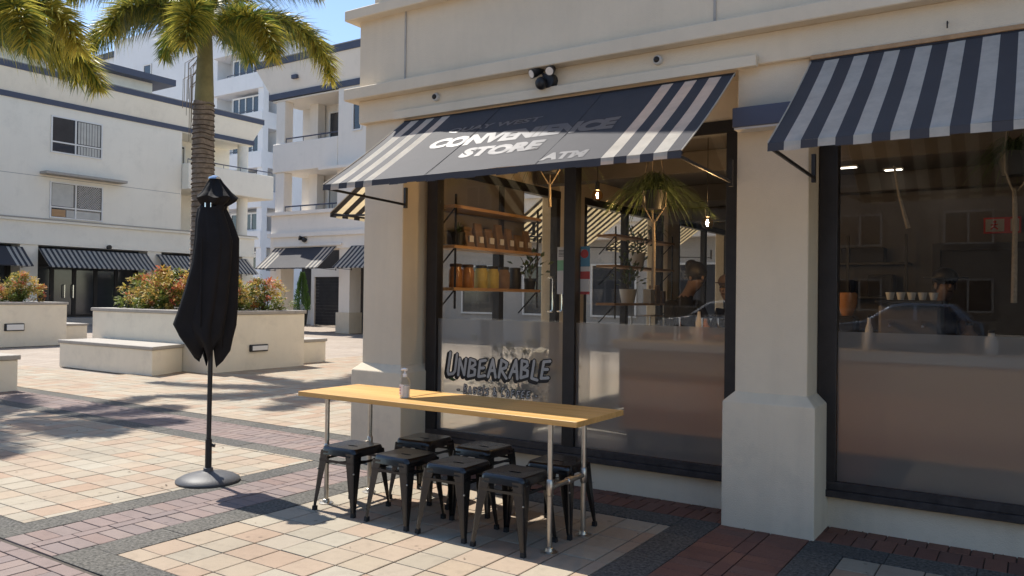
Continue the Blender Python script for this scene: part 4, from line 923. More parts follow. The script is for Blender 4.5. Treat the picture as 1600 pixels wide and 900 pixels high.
fl2 = tag(MB().path([FA.P(20.9, .02, 3.62), FA.P(20.9, .2, 3.62)], [.09, .11], 10).build('floodlight', 'black'), 'tiny black floodlight above the long awning on the left building', 'floodlight')

# building in the middle distance, faces the camera like the shop
FC = Fac('S', 22.34); bC = thing('apartment_building', 'pale balcony building beyond the square, left of the corner pillar', 'building', (-24, 23, 0))
XR = -4
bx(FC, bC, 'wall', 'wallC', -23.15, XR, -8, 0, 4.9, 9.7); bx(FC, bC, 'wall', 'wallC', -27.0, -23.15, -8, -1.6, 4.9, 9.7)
bx(FC, bC, 'ledge', 'wallC', -27.2, XR, -1.6, .14, 4.78, 4.92); bx(FC, bC, 'spandrel', 'wallC', -27.05, XR, -7.9, 0, 4.03, 4.779); bx(FC, bC, 'ledge', 'wallC', -27.15, XR, -.3, .12, 3.86, 4.03); bx(FC, bC, 'lintel', 'wallC', -27.05, XR, -1.0, .02, 3.35, 3.86)
bx(FC, bC, 'awning_board', 'wallC', -26.8, -22.8, .02, .10, 3.46, 3.55)
cornice(FC, bC, -27.2, XR, 9.93, 11.0, .35, 8, 'wallC', (.55, 0)); bx(FC, bC, 'soffit', 'wallC', -27.1, -23.16, -1.6, -.03, 9.60, 9.66)
bx(FC, bC, 'balcony_wall', 'wallC', -27.0, -23.16, -.22, .03, 6.6, 7.8, .02); bx(FC, bC, 'balcony_slab', 'wallC', -26.95, -23.16, -1.6, -.22, 6.6, 6.8)
rail(FC, bC, -26.3, -23.2, -.1, 8.0, 3); rail(FC, bC, -26.3, -22.6, -.1, 5.15, 4)
for z0, z1 in ((6.8, 9.6), (4.92, 6.6)):
    bx(FC, bC, 'column', 'wallC', -26.9, -26.35, -.5, -.05, z0, z1, .02); bx(FC, bC, 'column', 'wallC', -26.0, -25.5, -1.5, -1.1, z0, z1)
win(FC, bC, -25.3, -23.2, 7.0, 9.3, -1.58, (-24.25,), ()); win(FC, bC, -25.3, -23.2, 4.95, 6.45, -1.58, (-24.2,), (), inner=[(-24.1, -23.3, 5.02, 6.36, 'mesh'), (-25.2, -24.3, 5.02, 6.36, 'curtain')])
win(FC, bC, -22.35, -21.85, 7.9, 9.3, 0); bx(FC, bC, 'window_hood', 'wallC', -23.7, -21.4, 0.035, .5, 6.42, 6.52); bx(FC, bC, 'vent', 'trim', -25.6, -25.3, .18, .30, 10.35, 10.5)
pC = None
def pil(fac, par, s0, s1, e, d, mat):
    a = fac.P(s0, 0, 0); p = fac.B(s0+e, s1-e, -d, -e, .8, 3.35).build('pillar', mat, par); fac.B(s0, s1, -d-e, 0, -.02, .81).build('pillar_base', 'base', p, bevel=.01); return p
pil(FC, bC, -27.2, -26.4, .06, .75, 'wallC'); pil(FC, bC, -23.15, -22.4, .08, .75, 'wallC'); pil(FC, bC, -18.9, -18.15, .08, .75, 'wallC')
bx(FC, bC, 'rear_wall', 'dark', -33, -24.6, -7.2, -7.0, 0, 3.9); bx(FC, bC, 'soffit', 'ceil', -27, XR, -7.9, -1.0, 3.82, 3.87); bx(FC, bC, 'shopfront', 'dark', -22.5, -18.2, -4, -.7, 0, 3.5); m['drab'] = M('drab_render', (.42, .40, .37), .8, .1, 1); bx(FC, bC, 'shopfront', 'drab', -18.2, XR, -4, -.4, 0, 3.5); bx(FC, bC, 'low_wall', 'wallC', -33, -27.5, -5.4, -5.2, 0, 1.0)
for s in range(5):
    win(FC, bC, -17.2+s*2.6, -15.6+s*2.6, .9, 2.6, -.39, (), ())
for s in range(3): FC.B(-22.3+s*1.3, -21.1+s*1.3, -.69, -.66, .3, 2.7).build('pane', 'glass_far', bC)
for (a, b, l, p_) in ((-26.75, -23.12, 'plain middled grey awning with white edge stripes on the middle building', (6, 6)), (-22.3, -18.3, 'striped awning on the middle building beside the corner pillar', None)):
    r_, pf = awning(FC, a, b, 3.42, 2.55, 1.0, l, 'awnings on the middle building', plain=p_, o0=.02, pit=.115)
f2 = thing('floodlight', 'tiny black floodlight above the awning of the middle building', 'floodlight', FC.P(-24.9, .03, 3.72)); MB().ell(FC.P(-24.9, .1, 3.72), .12, .1, .1).build('lamp_head', 'black', f2); MB().path([FC.P(-25.0, .02, 3.76), FC.P(-25.1, .2, 3.8)], [.05, .1], 8).build('lamp_head', 'black', f2)
rs = thing('kiosk_shutter', 'dark roller shutter in a white frame under the middle building', 'shutter', (-28.5, 27, 0))
MB().box(-29.35, -29.12, 26.7, 27.0, 0, 2.75).box(-29.12, -26.0, 26.7, 27.0, 2.35, 2.75).build('frame', 'white', rs)
for i in range(15): B(-29.119, -26.0, 26.78+.004*(i % 2), 26.9, .05+i*.153, .05+i*.153+.148).build('slat', 'shutter', rs)

# tall white block behind
FB = Fac('S', 40); bB = thing('apartment_building', 'tall bluish white apartment block rising behind the left palm trunk', 'building', (-55, 44, 0))
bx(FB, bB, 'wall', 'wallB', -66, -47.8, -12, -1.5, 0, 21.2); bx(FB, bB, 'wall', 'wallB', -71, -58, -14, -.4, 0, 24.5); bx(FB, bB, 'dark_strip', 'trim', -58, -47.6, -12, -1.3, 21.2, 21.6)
for i in range(7):
    z = 2.0+i*3.05
    bx(FB, bB, 'balcony_wall', 'wallB', -55.5, -49.3, -1.5, .3, z, z+1.25); rail(FB, bB, -53.6, -50.2, .25, z+1.4, 3)
    bx(FB, bB, 'column', 'wallB', -49.9, -49.3, -.3, .2, z+1.25, z+3.05); bx(FB, bB, 'column', 'wallB', -56.2, -55.5, -1.5, -.2, z, z+3.05)
    win(FB, bB, -53.6, -50.3, z+1.3, z+2.75, -.3, (-52.8, -52.0, -51.1), (), fw_=.12); win(FB, bB, -49.2, -48.3, z+1.1, z+2.7, -1.48, (), (), fw_=.1); win(FB, bB, -57.6, -56.4, z+1.2, z+2.7, -1.48, (-57.0,), (), fw_=.1)
win(FB, bB, -66.2, -65.0, 20.5, 21.6, -.38, fw_=.1)
bx(FB, bB, 'roof_wing', 'wallB', -76, -68, -16, -1, 0, 23.4); bx(FB, bB, 'dark_strip', 'trim', -76.2, -68, -16, -.8, 23.4, 23.9)
# ---------------------------------------------------------------- inside the shop
def plant_pot(x, y, z, kind, label, pot='pot_white', r=.075, hh=.13, n=60, L=.28, seed=1, droop=.6):
    t = thing('potted_plant', label, 'plant', (x, y, z)); rr = random.Random(seed)
    MB().lathe([(r*.72, z), (r, z+hh), (r*.93, z+hh), (r*.9, z+hh-.02)], x, y, 16).build('pot', pot, t, smooth=True)
    mb = MB(); p0 = Vector((x, y, z+hh-.01))
    for i in range(n):
        a = rr.uniform(0, 6.283); e = rr.uniform(.35, 1.4); l = L*rr.uniform(.6, 1.1); d = Vector((math.cos(a)*math.cos(e), math.sin(a)*math.cos(e), math.sin(e)))
        if kind == 'grass':
            w = Vector((-math.sin(a), math.cos(a), 0))*rr.uniform(.0045, .009); q = []
            for k in range(5):
                s = k/4; p = p0+d*l*s+Vector((0, 0, -l*droop*s*s)); q.append(p)
            for k in range(4):
                w0, w1 = w*(1-.22*k), w*(1-.22*(k+1)); mb.add([q[k]-w0, q[k]+w0, q[k+1]+w1, q[k+1]-w1], [(0, 1, 2, 3)])
        else:
            p = p0+d*l*rr.uniform(.2, 1); leaf_quad(mb, p, (d+Vector((0, 0, -.3))).normalized(), Vector((rr.gauss(0, .4), rr.gauss(0, .4), 1)).normalized(), .08, .05)
    mb.build('leaves', 'green', t)
    if kind != 'grass':
        sm = MB()
        for i in range(6): a = i*1.05; sm.path([p0, p0+Vector((.05*math.cos(a), .05*math.sin(a), L*.4)), p0+Vector((.12*math.cos(a), .12*math.sin(a), L*.8))], .004, 4)
        sm.build('stem', 'stem', t)
    return t
def hanging_plant(x, y, zpot, label, seed, L=.42, n=150, tail=.55):
    t = plant_pot(x, y, zpot, 'grass', label, 'pot_black', .10, .15, n, L, seed, .9); t['category'] = 'hanging plant'; g = MB()
    for a in (0, 2.1, 4.2): g.path([(x, y, 2.98), (x+.11*math.cos(a), y+.11*math.sin(a), zpot+.15), (x+.10*math.cos(a), y+.10*math.sin(a), zpot+.02), (x+.015*math.cos(a), y+.015*math.sin(a), zpot-.10)], .006, 5)
    g.path([(x, y, zpot-.08), (x, y, zpot-.13), (x+.005, y, zpot-.3), (x, y, zpot-.1-tail)], [.010, .013, .015, .018], 8)
    g.build('macrame_hanger', 'rope', t); return t
hanging_plant(-2.60, 5.99, 2.24, 'large spider plant hanging in a rope hanger above the counter', 4, .58, 420)
hanging_plant(-.13, 6.05, 2.34, 'spider plant in a rope hanger at the right edge of the window', 6, .46, 220, .72)
tag(MB().path([(-.83, 6.0, 2.45), (-.80, 6.0, 2.25), (-.74, 6.0, 2.02)], [.008, .01, .016], 6).build('rope_tail', 'rope'), 'short frayed rope hanging inside the right window', 'rope')
def shelf_unit(y0, y1, zs, label, x0=-4.84, x1=-4.56):
    t = thing('shelf_unit', label, 'shelf', (x0, y0, 0))
    for z in zs: B(x0, x1, y0, y1, z-.03, z).build('shelf_board', 'timber_shelf', t, bevel=.002)
    for y in (y0+.04, y1-.04):
        MB().path([(x1-.02, y, zs[-1]-.2), (x1-.02, y, zs[0]+.1)], .011, 6).build('upright', 'black', t)
        for z in zs: MB().path([(x1-.03, y, z-.03), (x0+.02, y, z-.26)], .008, 5).build('bracket', 'black', t)
    return t
shelf_unit(5.90, 7.45, (2.38, 2.0, 1.6), 'three tier timber shelf in the left pane of the shop window')
shelf_unit(9.3, 11.3, (2.35, 1.95, 1.45), 'timber shelf with white pots deeper in the shop')
rr = random.Random(21)
names = ['first', 'second', 'third', 'fourth', 'fifth', 'sixth', 'seventh']
for i, y in enumerate((6.25, 6.42, 6.6, 6.78, 6.97, 7.15, 7.32)):
    h = rr.uniform(.17, .27); w_ = rr.uniform(.055, .075)
    b = thing('paper_bag', names[i]+' brown paper bag from the left on the middle shelf', 'bag', (-4.68, y, 2.0), 'paper bags on the middle shelf')
    MB().hexa([(-4.74, y-w_, 2.0), (-4.62, y-w_, 2.0), (-4.62, y+w_, 2.0), (-4.74, y+w_, 2.0)], [(-4.69, y-w_*.9, 2.0+h), (-4.67, y-w_*.9, 2.0+h), (-4.67, y+w_*.9, 2.0+h), (-4.69, y+w_*.9, 2.0+h)]).build('bag_body', 'kraft', b, bevel=.006)
    B(-4.692, -4.668, y-w_*.9, y+w_*.9, 2.0+h-.03, 2.0+h+.01).build('folded_top', 'kraft', b); B(-4.628, -4.617, y-w_*.5, y+w_*.5, 2.05, 2.11).build('label', 'paper', b)
for i, (y, mt) in enumerate(((6.08, 'amber'), (6.27, 'amber'), (6.5, 'yellow'), (6.7, 'yellow'), (6.9, 'kraft'), (7.12, 'pot_black'))):
    j = thing('jar', names[i]+' jar from the left on the lowest shelf', 'jar', (-4.68, y, 1.6), 'jars on the lowest shelf')
    MB().lathe([(.06, 1.6), (.068, 1.61), (.068, 1.76), (.055, 1.79), (.055, 1.80)], -4.68, y, 14).build('jar_body', mt, j, smooth=True)
    MB().lathe([(.06, 1.80), (.06, 1.825), (.05, 1.83)], -4.68, y, 14).build('lid', 'cloth_brown' if i < 2 else 'pot_black', j, smooth=True)
plant_pot(-4.66, 6.08, 2.0, 'grass', 'spider plant in a black pot on the middle shelf', 'pot_black', .075, .13, 50, .26, 3)
plant_pot(-4.64, 7.36, 1.6, 'leafy', 'trailing plant at the right end of the lowest shelf', 'pot_black', .07, .12, 40, .3, 5)
plant_pot(-4.66, 10.2, 1.95, 'leafy', 'leafy plant in a white pot on the upper inner shelf', 'pot_white', .11, .2, 60, .4, 7)
plant_pot(-4.66, 9.9, 1.45, 'leafy', 'dark plant in a white pot on the lower inner shelf', 'pot_white', .12, .19, 90, .5, 8)
plant_pot(-4.66, 10.8, 2.35, 'grass', 'spider plant on top of the inner shelf', 'pot_black', .1, .14, 90, .5, 9)
for i, (y, mt, h) in enumerate(((10.6, 'pot_white', .2), (10.8, 'kraft', .26), (11.0, 'kraft', .18))):
    B(-4.72, -4.6, y-.07, y+.07, 1.45, 1.45+h).build('carton', mt, bevel=.004); o = bpy.data.objects[[k.name for k in bpy.data.objects if k.name.startswith('carton')][-1]]
    tag(o, ['white', 'taller brown', 'shorter brown'][i]+' carton on the lower inner shelf', 'box')
# posters inside the side glazing
for (x0, x1, l, bands) in ((-3.332, -3.175, 'white and green notice poster left of the window post', (('paper', 0, .28), ('mint', .28, .5), ('paper', .5, 1))), (-3.145, -3.028, 'blue and red notice poster right of the window post', (('blue', 0, .42), ('paper', .42, .52), ('red', .52, .68), ('paper', .68, .94), ('red', .94, 1)))):
    t = thing('poster', l, 'poster', (x0, 5.71, 1.9)); zt_, zb_ = 1.935, 1.545
    for (mt, a, b) in bands: B(x0, x1, 5.708, 5.710, zt_-(zt_-zb_)*b, zt_-(zt_-zb_)*a).build('printed_panel', mt, t)
    for k in range(5): B(x0+.012, x1-.05-.012*(k % 3), 5.7066, 5.7076, zt_-.03-.012*k, zt_-.025-.012*k).build('print_line', 'black_print' if bands[0][0] != 'blue' else 'paper', t)
    if bands[0][0] == 'blue': MB().path([((x0+x1)/2+.01, 5.7062, 1.875), ((x0+x1)/2+.01, 5.7078, 1.875)], .036, 16).build('printed_disc', 'red', t)
# pendant bulbs
for (x, y, z, l) in ((-3.17, 6.10, 2.40, 'lit globe bulb near the window post'), (-2.19, 6.10, 2.125, 'lit globe bulb above the dark haired worker')):
    t = thing('pendant_lamp', l, 'lamp', (x, y, 3.0)); MB().path([(x, y, 3.0), (x, y, z+.10)], .004, 5).build('cord', 'black', t)
    MB().lathe([(.014, z+.045), (.018, z+.05), (.018, z+.11), (.01, z+.12)], x, y, 12).build('socket', 'black', t)
    MB().ell((x, y, z), .047, .047, .05, 16, 12).build('bulb', 'bulb_glass', t, smooth=True); MB().ell((x, y, z), .009, .009, .026, 8, 6).build('filament', 'bulb', t)
for i, (x, y, l) in enumerate(((-1.75, 9.3, 'lit ceiling panel nearest the right pillar'), (-1.35, 9.7, 'lit ceiling panel in the middle of the right window'), (-.9, 10.2, 'lit ceiling panel deepest in the shop'))):
    t = thing('ceiling_light', l, 'light', (x, y, 2.99), 'ceiling panels'); B(x-.10, x+.10, y-.05, y+.05, 2.985, 3.0).build('housing', 'white', t); B(x-.085, x+.085, y-.035, y+.035, 2.979, 2.984).build('diffuser', 'lamp_panel', t)
# counter
ct = thing('counter', 'timber fronted service counter behind the frosted glass', 'counter', (0, 6.7, 0))
for i in range(6): B(-3.05+i*1.05, -3.05+(i+1)*1.05-.004, 6.42, 6.46, .38, 1.07).build('front_panel', 'ply', ct)
B(-3.04, 3.3, 6.47, 7.0, .02, 1.07).build('carcass', 'dark', ct); B(-3.0, 3.3, 6.46, 6.5, .02, .37).build('kickboard', 'dark', ct); B(-3.14, 3.35, 6.36, 7.08, 1.075, 1.15).build('worktop', 'concrete', ct, bevel=.004)
for (x0, x1, l) in ((-2.35, -1.55, 'glass display case on the counter near the right pillar'), (.0, .75, 'glass display case at the right edge of the right window'), (-3.0, -2.55, 'small glass display case at the left end of the counter')):
    t = thing('display_case', l, 'display case', (x0, 6.6, 1.15)); y0, y1, z0, z1 = 6.45, 6.85, 1.151, 1.36; f = MB()
    for x in (x0, x1):
        for y in (y0, y1): f.box(x-.006, x+.006, y-.006, y+.006, z0, z1)
    f.build('frame', 'chrome', t); B(x0-.01, x1+.01, y0-.01, y1+.01, z1, z1+.008).build('glass_top', 'clear', t); B(x0, x1, y0-.009, y0-.006, z0, z1).build('glass_front', 'clear', t)
    for k in range(int((x1-x0)/.11)): MB().ell((x0+.07+.11*k, 6.65, z0+.035), .045, .045, .032, 12, 8).build('bun', 'cloth_tan', t, smooth=True)
bnames = iter(['tall clear bottle beside the dark haired worker', 'amber bottle on the counter by the display case', 'white tub on the counter near the pillar', 'clear bottle at the left of the right window', 'brown jug beside the worker in a hat', 'white tub beside the worker in a hat'])
for (x, h, r, mt) in ((-2.48, .26, .03, 'pot_white'), (-2.42, .2, .035, 'amber'), (-1.45, .16, .05, 'pot_white'), (-1.10, .24, .03, 'gel'), (-.42, .20, .055, 'kraft'), (-.28, .15, .05, 'pot_white')):
    t = thing('bottle', next(bnames), 'bottle', (x, 6.72, 1.15)); MB().lathe([(r, 1.152), (r, 1.15+h*.65), (r*.5, 1.15+h*.82), (r*.4, 1.15+h)], x, 6.72, 14).build('bottle_body', mt, t, smooth=True); MB().lathe([(r*.45, 1.15+h), (r*.45, 1.17+h)], x, 6.72, 10).build('cap', 'black', t)
cm = thing('coffee_machine', 'steel espresso machine on the counter beside the worker in a hat', 'coffee machine', (.0, 6.75, 1.15))
B(-1.02, -.60, 6.62, 6.95, 1.19, 1.50).build('body', 'iwall', cm, bevel=.02); B(-1.04, -.58, 6.58, 6.98, 1.50, 1.53).build('cup_tray', 'black', cm, bevel=.006); B(-1.0, -.62, 6.48, 6.62, 1.16, 1.20).build('drip_tray', 'black', cm, bevel=.006)
for x in (-.92, -.70): MB().path([(x, 6.62, 1.36), (x, 6.54, 1.36), (x, 6.46, 1.34)], [.018, .02, .010], 10).build('group_head', 'chrome', cm, smooth=True)
for k in range(5): MB().lathe([(.022, 1.532), (.034, 1.59), (.030, 1.59), (.02, 1.545)], -.96+.075*k, 6.78, 12).build('cup', 'pot_white', cm, smooth=True)
gr = thing('coffee_grinder', 'black coffee grinder with clear hopper at the left of the right window', 'grinder', (-1.27, 6.75, 1.15))
B(-1.35, -1.19, 6.66, 6.86, 1.152, 1.40).build('body', 'black', gr, bevel=.02); MB().lathe([(.04, 1.40), (.075, 1.50), (.075, 1.58), (.07, 1.585)], -1.27, 6.76, 14).build('hopper', 'amber', gr, smooth=True)
# wall shelf and equipment behind the right window
ws = thing('wall_shelf', 'metal wire shelf rack against the dark wall in the right window', 'shelf', (-1.9, 10.2, 0))
for z in (1.15, 1.55, 1.95): B(-2.5, -1.25, 10.1, 10.48, z, z+.025).build('shelf_board', 'black', ws)
for x in (-2.48, -1.9, -1.27): B(x-.015, x+.015, 10.12, 10.15, .02, 2.3).build('upright', 'black', ws)
for i, (x, z, rx, h, mt, l) in enumerate(((-2.3, 1.575, .11, .16, 'chrome', 'steel pot on the wire rack'), (-2.0, 1.575, .13, .2, 'dark', 'dark crate on the wire rack'), (-1.55, 1.575, .14, .26, 'dark', 'dark box on the wire rack, by its right upright'), (-1.75, 1.975, .24, .18, 'dark', 'wide dark carton on the top of the wire rack'), (-2.3, 1.975, .1, .14, 'pot_white', 'pale tub on the top of the wire rack'), (-2.1, 1.175, .14, .22, 'iwall', 'grey bin on the low tier of the wire rack'))):
    tag(B(x-rx, x+rx, 10.18, 10.42, z, z+h).build('storage_box', mt, bevel=.01), l, 'box')
ex = thing('exit_sign', 'small red and white sign above the dark doorway', 'sign', (-.2, 10.48, 2.35)); B(-.52, -.16, 10.45, 10.499, 2.3, 2.48).build('sign_panel', 'red', ex); B(-.5, -.32, 10.446, 10.4495, 2.32, 2.46).build('pictogram_field', 'pale_print', ex); B(-.26, -.18, 10.446, 10.4495, 2.32, 2.46).build('pictogram_field', 'pale_print', ex)
MB().ell((-.41, 10.444, 2.43), .016, .004, .016).path([(-.41, 10.444, 2.41), (-.42, 10.444, 2.375), (-.45, 10.444, 2.345)], .009, 5).path([(-.42, 10.444, 2.375), (-.38, 10.444, 2.345)], .009, 5).path([(-.45, 10.444, 2.395), (-.38, 10.444, 2.40)], .007, 5).build('running_figure', 'red', ex)
# sticker sign seen inside
sg2 = thing('window_sign', 'pale bella lettering on the rear glass behind the workers', 'sign', (-3.9, 13, 1.8))
me = text_mesh('bella', .32, 0, .004, .001); me.transform(Matrix.Translation((-4.845, 12.55, 1.85)) @ Matrix.Rotation(math.pi/2, 4, 'Z') @ Matrix.Rotation(math.pi/2, 4, 'X')); me.transform(Matrix.Translation((3.9, -13, -1.8))); mesh_obj('lettering', me, 'pale_print', sg2)
# people
def person(x, y, facing, hgt, label, lean=.12, top='cloth_black', hat=None, arm=.35):
    t = thing('person', label, 'person', (x, y, .012)); s = hgt/1.75
    V = {'pel': (0, 0, .95, .13, .11), 'waist': (lean*.2, 0, 1.08, .135, .10), 'chest': (lean*.6, 0, 1.30, .16, .115), 'nb': (lean*.9, 0, 1.46, .06, .06), 'neck': (lean*1.2, 0, 1.53, .052, .055), 'h1': (lean*1.6+.01, 0, 1.60, .072, .085), 'h2': (lean*1.8+.01, 0, 1.69, .075, .092)}
    E_ = [('pel', 'waist'), ('waist', 'chest'), ('chest', 'nb'), ('nb', 'neck'), ('neck', 'h1'), ('h1', 'h2')]
    for sd, sg_ in (('l', 1), ('r', -1)):
        V[sd+'sh'] = (lean*.7, .17*sg_, 1.41, .06, .06); V[sd+'el'] = (lean*.7+.10, .22*sg_, 1.14, .042, .042); V[sd+'wr'] = (lean*.7+arm, .13*sg_, 1.14, .028, .03); V[sd+'ha'] = (lean*.7+arm+.07, .12*sg_, 1.13, .034, .02)
        V[sd+'f1'] = (lean*.7+arm+.15, .10*sg_, 1.115, .009, .009); V[sd+'f2'] = (lean*.7+arm+.155, .125*sg_, 1.115, .009, .009); V[sd+'f3'] = (lean*.7+arm+.14, .15*sg_, 1.115, .009, .009); V[sd+'th'] = (lean*.7+arm+.09, .075*sg_, 1.125, .010, .010)
        V[sd+'hip'] = (0, .095*sg_, .88, .095, .095); V[sd+'kn'] = (.02, .10*sg_, .49, .06, .06); V[sd+'an'] = (-.02, .10*sg_, .09, .04, .04); V[sd+'to'] = (.14, .11*sg_, .035, .035, .03)
        E_ += [('chest', sd+'sh'), (sd+'sh', sd+'el'), (sd+'el', sd+'wr'), (sd+'wr', sd+'ha'), (sd+'ha', sd+'f1'), (sd+'ha', sd+'f2'), (sd+'ha', sd+'f3'), (sd+'ha', sd+'th'), ('pel', sd+'hip'), (sd+'hip', sd+'kn'), (sd+'kn', sd+'an'), (sd+'an', sd+'to')]
    def skin(names, edges, name, mat, grow=0):
        idx = {n_: i for i, n_ in enumerate(names)}; me = bpy.data.meshes.new(name)
        me.from_pydata([Vector(V[n_][:3])*s for n_ in names], [(idx[a], idx[b]) for a, b in edges], []); ob = bpy.data.objects.new(name, me); COL.objects.link(ob)
        ob.modifiers.new('s', 'SKIN'); sv = me.skin_vertices[0].data
        for i, n_ in enumerate(names): sv[i].radius = ((V[n_][3]+grow)*s, (V[n_][4]+grow)*s); sv[i].use_root = (i == 0)
        ss = ob.modifiers.new('u', 'SUBSURF'); ss.levels = 2; ss.render_levels = 2; bpy.context.view_layer.update()
        me2 = bpy.data.meshes.new_from_object(ob.evaluated_get(bpy.context.evaluated_depsgraph_get())); bpy.data.objects.remove(ob)
        me2.transform(Matrix.Rotation(facing, 4, 'Z')); me2.polygons.foreach_set('use_smooth', [True]*len(me2.polygons)); return mesh_obj(name, me2, mat, t)
    bo = skin(list(V), E_, 'body', 'skin'); me = bo.data; me.materials.append(m[top]); me.materials.append(m['cloth_black']); inv = Matrix.Rotation(-facing, 4, 'Z')
    for p in me.polygons:
        c = (inv @ p.center)/s; el = Vector(V['lel'][:3])
        if .10 < c.z < .98 and c.x < .2: p.material_index = 2
        elif .98 <= c.z < 1.475 and not (c.x > lean*.7+arm-.02 and c.z < 1.22): p.material_index = 1
        elif c.z <= .10: p.material_index = 2
    hc = Vector((lean*1.75+.01, 0, 1.665))*s; rot = Matrix.Rotation(facing, 4, 'Z'); org = Vector((x, y, .012))
    def part(mb, name, mat, sm=True):
        mb.v = [tuple(rot @ Vector(p)+org) for p in mb.v]; return mb.build(name, mat, t, smooth=sm)
    part(MB().ell(hc+Vector((.082, 0, -.02))*s, .016*s, .012*s, .02*s), 'nose', 'skin')
    for sg_ in (1, -1): part(MB().ell(hc+Vector((.0, .078*sg_, -.015))*s, .018*s, .01*s, .03*s), 'ear', 'skin'); part(MB().ell(hc+Vector((.074, .03*sg_, .005))*s, .008*s, .011*s, .008*s), 'eye', 'hair')
    part(MB().ell(hc+Vector((.07, 0, -.06))*s, .01*s, .022*s, .006*s), 'mouth', 'cloth_brown')
    if hat:
        part(MB().ell(hc+Vector((-.01, 0, .06))*s, .105*s, .095*s, .075*s, 16, 10), 'hat_crown', hat); part(MB().path([tuple(hc+Vector((0, 0, .045))*s), tuple(hc+Vector((0, 0, .053))*s)], .165*s if hat == 'hair' else .115*s, 20), 'hat_brim', hat)
        part(MB().ell(hc+Vector((-.05, 0, -.03))*s, .06*s, .085*s, .09*s), 'hair', 'hair')
    else:
        part(MB().ell(hc+Vector((-.022, 0, .03))*s, .105*s, .098*s, .105*s, 16, 10), 'hair', 'hair'); part(MB().ell(hc+Vector((-.10, 0, .10))*s, .06*s, .06*s, .055*s), 'hair_bun', 'hair')
    return t
plant_pot(-3.95, 6.15, .02, 'leafy', 'leafy floor plant blurred behind the frosted left pane', 'pot_black', .17, .45, 260, .75, 12)
hp = hanging_plant(-3.62, 6.05, 2.62, 'hanging plant standing in for palm stems mirrored in the left pane', 14, .6, 90, .12)  # plant added to imitate the palm stems reflected in the glass
pa = person(-3.05, 7.6, R_(-35), 1.82, 'dark haired worker in a black t-shirt bending over the counter', .2)
person(-2.40, 7.55, R_(-105), 1.70, 'worker in a brown cap beside the right pillar, seen through the window', .1, 'cloth_black', 'cloth_brown', .16)
person(-.72, 7.5, R_(-60), 1.74, 'worker in a dark brimmed hat in the right window', .1, 'cloth_brown', 'hair')

# ---------------------------------------------------------------- potted conifer by the shutter
pt = thing('potted_plant', 'slim green potted conifer beside the dark roller shutter', 'plant', (-29.75, 26.5, 0)); MB().lathe([(.22, 0), (.3, .75), (.27, .75), (.26, .7)], -29.75, 26.5, 16).build('pot', 'pot_black', pt, smooth=True)
q = MB(); rr = random.Random(2)
for i in range(1500):
    z = rr.uniform(.7, 2.5); r0 = .42*(1-(z-.7)/1.85)**.8*rr.uniform(.3, 1); a = rr.uniform(0, 6.28); p = Vector((-29.75+r0*math.cos(a), 26.5+r0*math.sin(a), z)); leaf_quad(q, p, Vector((math.cos(a)*.6, math.sin(a)*.6, .8)).normalized(), Vector((-math.sin(a), math.cos(a), .2)).normalized(), .16, .035)
m['conifer'] = RND('conifer_leaf', [(.06, .13, .03), (.10, .19, .04), (.05, .10, .03), (.12, .20, .06)], .6, 0, trans=.25); q.build('foliage', 'conifer', pt)

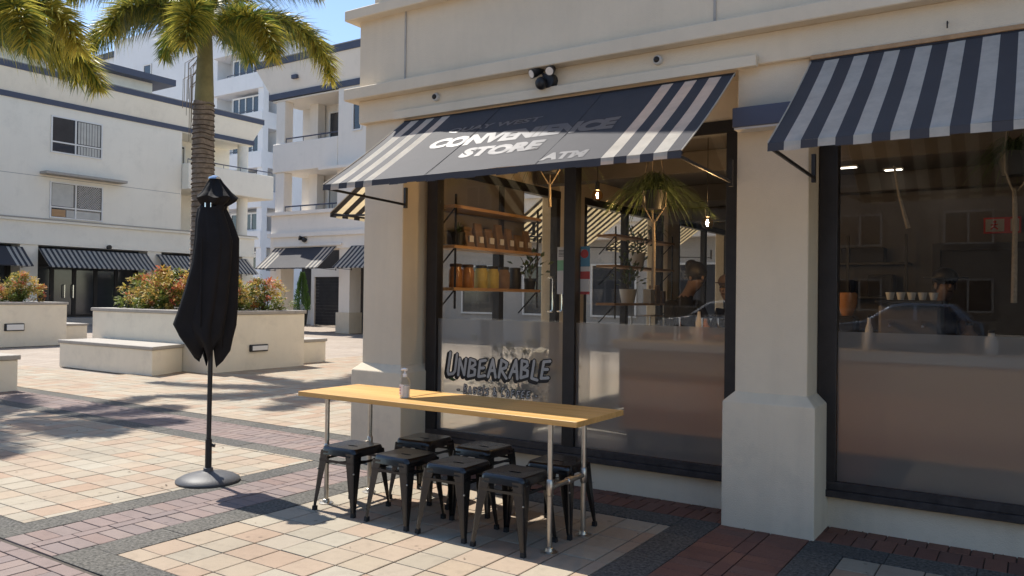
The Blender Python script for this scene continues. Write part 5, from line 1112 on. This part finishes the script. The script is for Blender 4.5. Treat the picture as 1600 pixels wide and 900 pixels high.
# ---------------------------------------------------------------- across the street (seen mirrored in the glass)
def car(x0, y, paint, label):
    t = thing('parked_car', label, 'car', (x0+2.4, y, -.15), 'cars parked across the street'); z0 = -.15
    pr = [(0.0, .45), (.02, .72), (.25, .86), (1.25, 1.0), (1.35, 1.02), (4.55, 1.05), (4.75, .95), (4.8, .5), (4.7, .3), (.15, .3)]
    W = .9; v = []; n = len(pr)
    sec = [(-W, 0), (-W*.96, .0), (W*.96, 0), (W, 0)]
    bd = MB().add([(x0+px, y-W+(.08 if (px < .1 or px > 4.7) else 0), z0+pz) for px, pz in pr]+[(x0+px, y+W-(.08 if (px < .1 or px > 4.7) else 0), z0+pz) for px, pz in pr],
        [list(range(n)), list(range(n, 2*n))[::-1]]+[(i, n+i, n+(i+1) % n, (i+1) % n) for i in range(n)]); bd.build('body', paint, t, bevel=.05, seg=3, smooth=True)
    cb = [(1.2, 1.0), (2.05, 1.56), (2.5, 1.63), (3.9, 1.60), (4.5, 1.04)]; k = len(cb)
    def cw(z): return W*.94-.17*(z-1.0)/.6
    MB().add([(x0+a, y-cw(b), z0+b) for a, b in cb]+[(x0+a, y+cw(b), z0+b) for a, b in cb], [list(range(k)), list(range(k, 2*k))[::-1]]+[(i, k+i, k+(i+1) % k, (i+1) % k) for i in range(k)]).build('cabin', paint, t, bevel=.04, seg=2, smooth=True)
    for sg_ in (-1, 1):
        for q_ in ([(1.5, 1.08), (2.12, 1.50), (2.72, 1.54), (2.72, 1.08)], [(2.84, 1.08), (2.84, 1.54), (3.8, 1.52), (4.15, 1.1)]):
            pts = [(x0+a, y+sg_*(cw(b)+.012), z0+b) for a, b in q_]; MB().add(pts, [(0, 1, 2, 3)]).add([(p[0], p[1]-sg_*.02, p[2]) for p in pts], [(3, 2, 1, 0)]).build('side_window', 'glass_far', t)
        for px in (.95, 3.85):
            wv = MB().path([(x0+px, y+sg_*.92, .19), (x0+px, y+sg_*.72, .19)], .34, 24).build('wheel', 'tyre', t, smooth=True); MB().path([(x0+px, y+sg_*.93, .19), (x0+px, y+sg_*.90, .19)], .21, 20).build('rim', 'chrome', wv)
        MB().ell((x0+.1, y+sg_*.65, z0+.72), .1, .2, .09).build('headlight', 'lampglass', t, smooth=True); B(x0+2.6, x0+2.78, y+sg_*.9, y+sg_*.94, z0+.90, z0+.93).build('door_handle', 'chrome', t); MB().ell((x0+1.55, y+sg_*1.0, z0+1.1), .08, .1, .07).build('mirror', paint, t, smooth=True)
        B(x0+1.3, x0+4.4, y+sg_*.865, y+sg_*.905, z0+1.045, z0+1.065).build('belt_trim', 'chrome', t)
    MB().add([(x0+1.33, y-.68, z0+1.10), (x0+1.33, y+.68, z0+1.10), (x0+1.97, y+.60, z0+1.53), (x0+1.97, y-.60, z0+1.53)], [(0, 1, 2, 3)]).build('windscreen', 'glass_far', t)
    B(x0-.03, x0+.03, y-.4, y+.4, z0+.45, z0+.62).build('grille', 'black', t)
    return t
car(-6.2, -19, 'carpaint', 'silver blue car mirrored in the right shop window'); car(-12.6, -19, 'carpaint2', 'pale car mirrored in the window beside the right pillar')
m['opp'] = M('tan_brick_render', (.17, .155, .14), .85, .2, 1)
FO = Fac('N', -34); bO = thing('apartment_building', 'pale building across the street, mirrored in the shop glass', 'building', (0, -38, 0)); bx(FO, bO, 'wall', 'opp', -46, 30, -8, 0, 0, 10.5); bx(FO, bO, 'dark_strip', 'trim', -46, 30, -8, .3, 10.5, 11)
for s in range(-44, 28, 5):
    for z in (1.0, 4.4, 7.6): win(FO, bO, s, s+2.2, z, z+1.7, 0, (s+1.1,), (), fw_=.1, fmat='louvre')

# ---------------------------------------------------------------- dry leaves and grit blown against the wall
q = MB(); rr = random.Random(8)
for i in range(170):
    x = rr.uniform(-4.6, 1.5); y = 5.655-abs(rr.gauss(0, .05)) if i < 120 else rr.uniform(3.2, 5.5)
    if -1.8 < x < -1.15 and y > 5.2: y = 5.25-abs(rr.gauss(0, .03))
    a = rr.uniform(0, 6.28); leaf_quad(q, Vector((x, y, .004)), Vector((math.cos(a), math.sin(a), rr.uniform(0, .25))).normalized(), Vector((0, 0, 1)), rr.uniform(.008, .028), .011)
for i in range(60):
    x, y = rr.uniform(-12, -5.6), rr.uniform(2.7, 9); a = rr.uniform(0, 6.28); leaf_quad(q, Vector((x, y, .004)), Vector((math.cos(a), math.sin(a), .15)).normalized(), Vector((0, 0, 1)), rr.uniform(.02, .05), .018)
m['dry'] = RND('dry_leaf', [(.12, .08, .05), (.20, .13, .07), (.08, .06, .045)], .8, 0); q.build('leaf_litter', 'dry', kind='stuff')['label'] = 'dry leaves and grit on the paving along the wall'
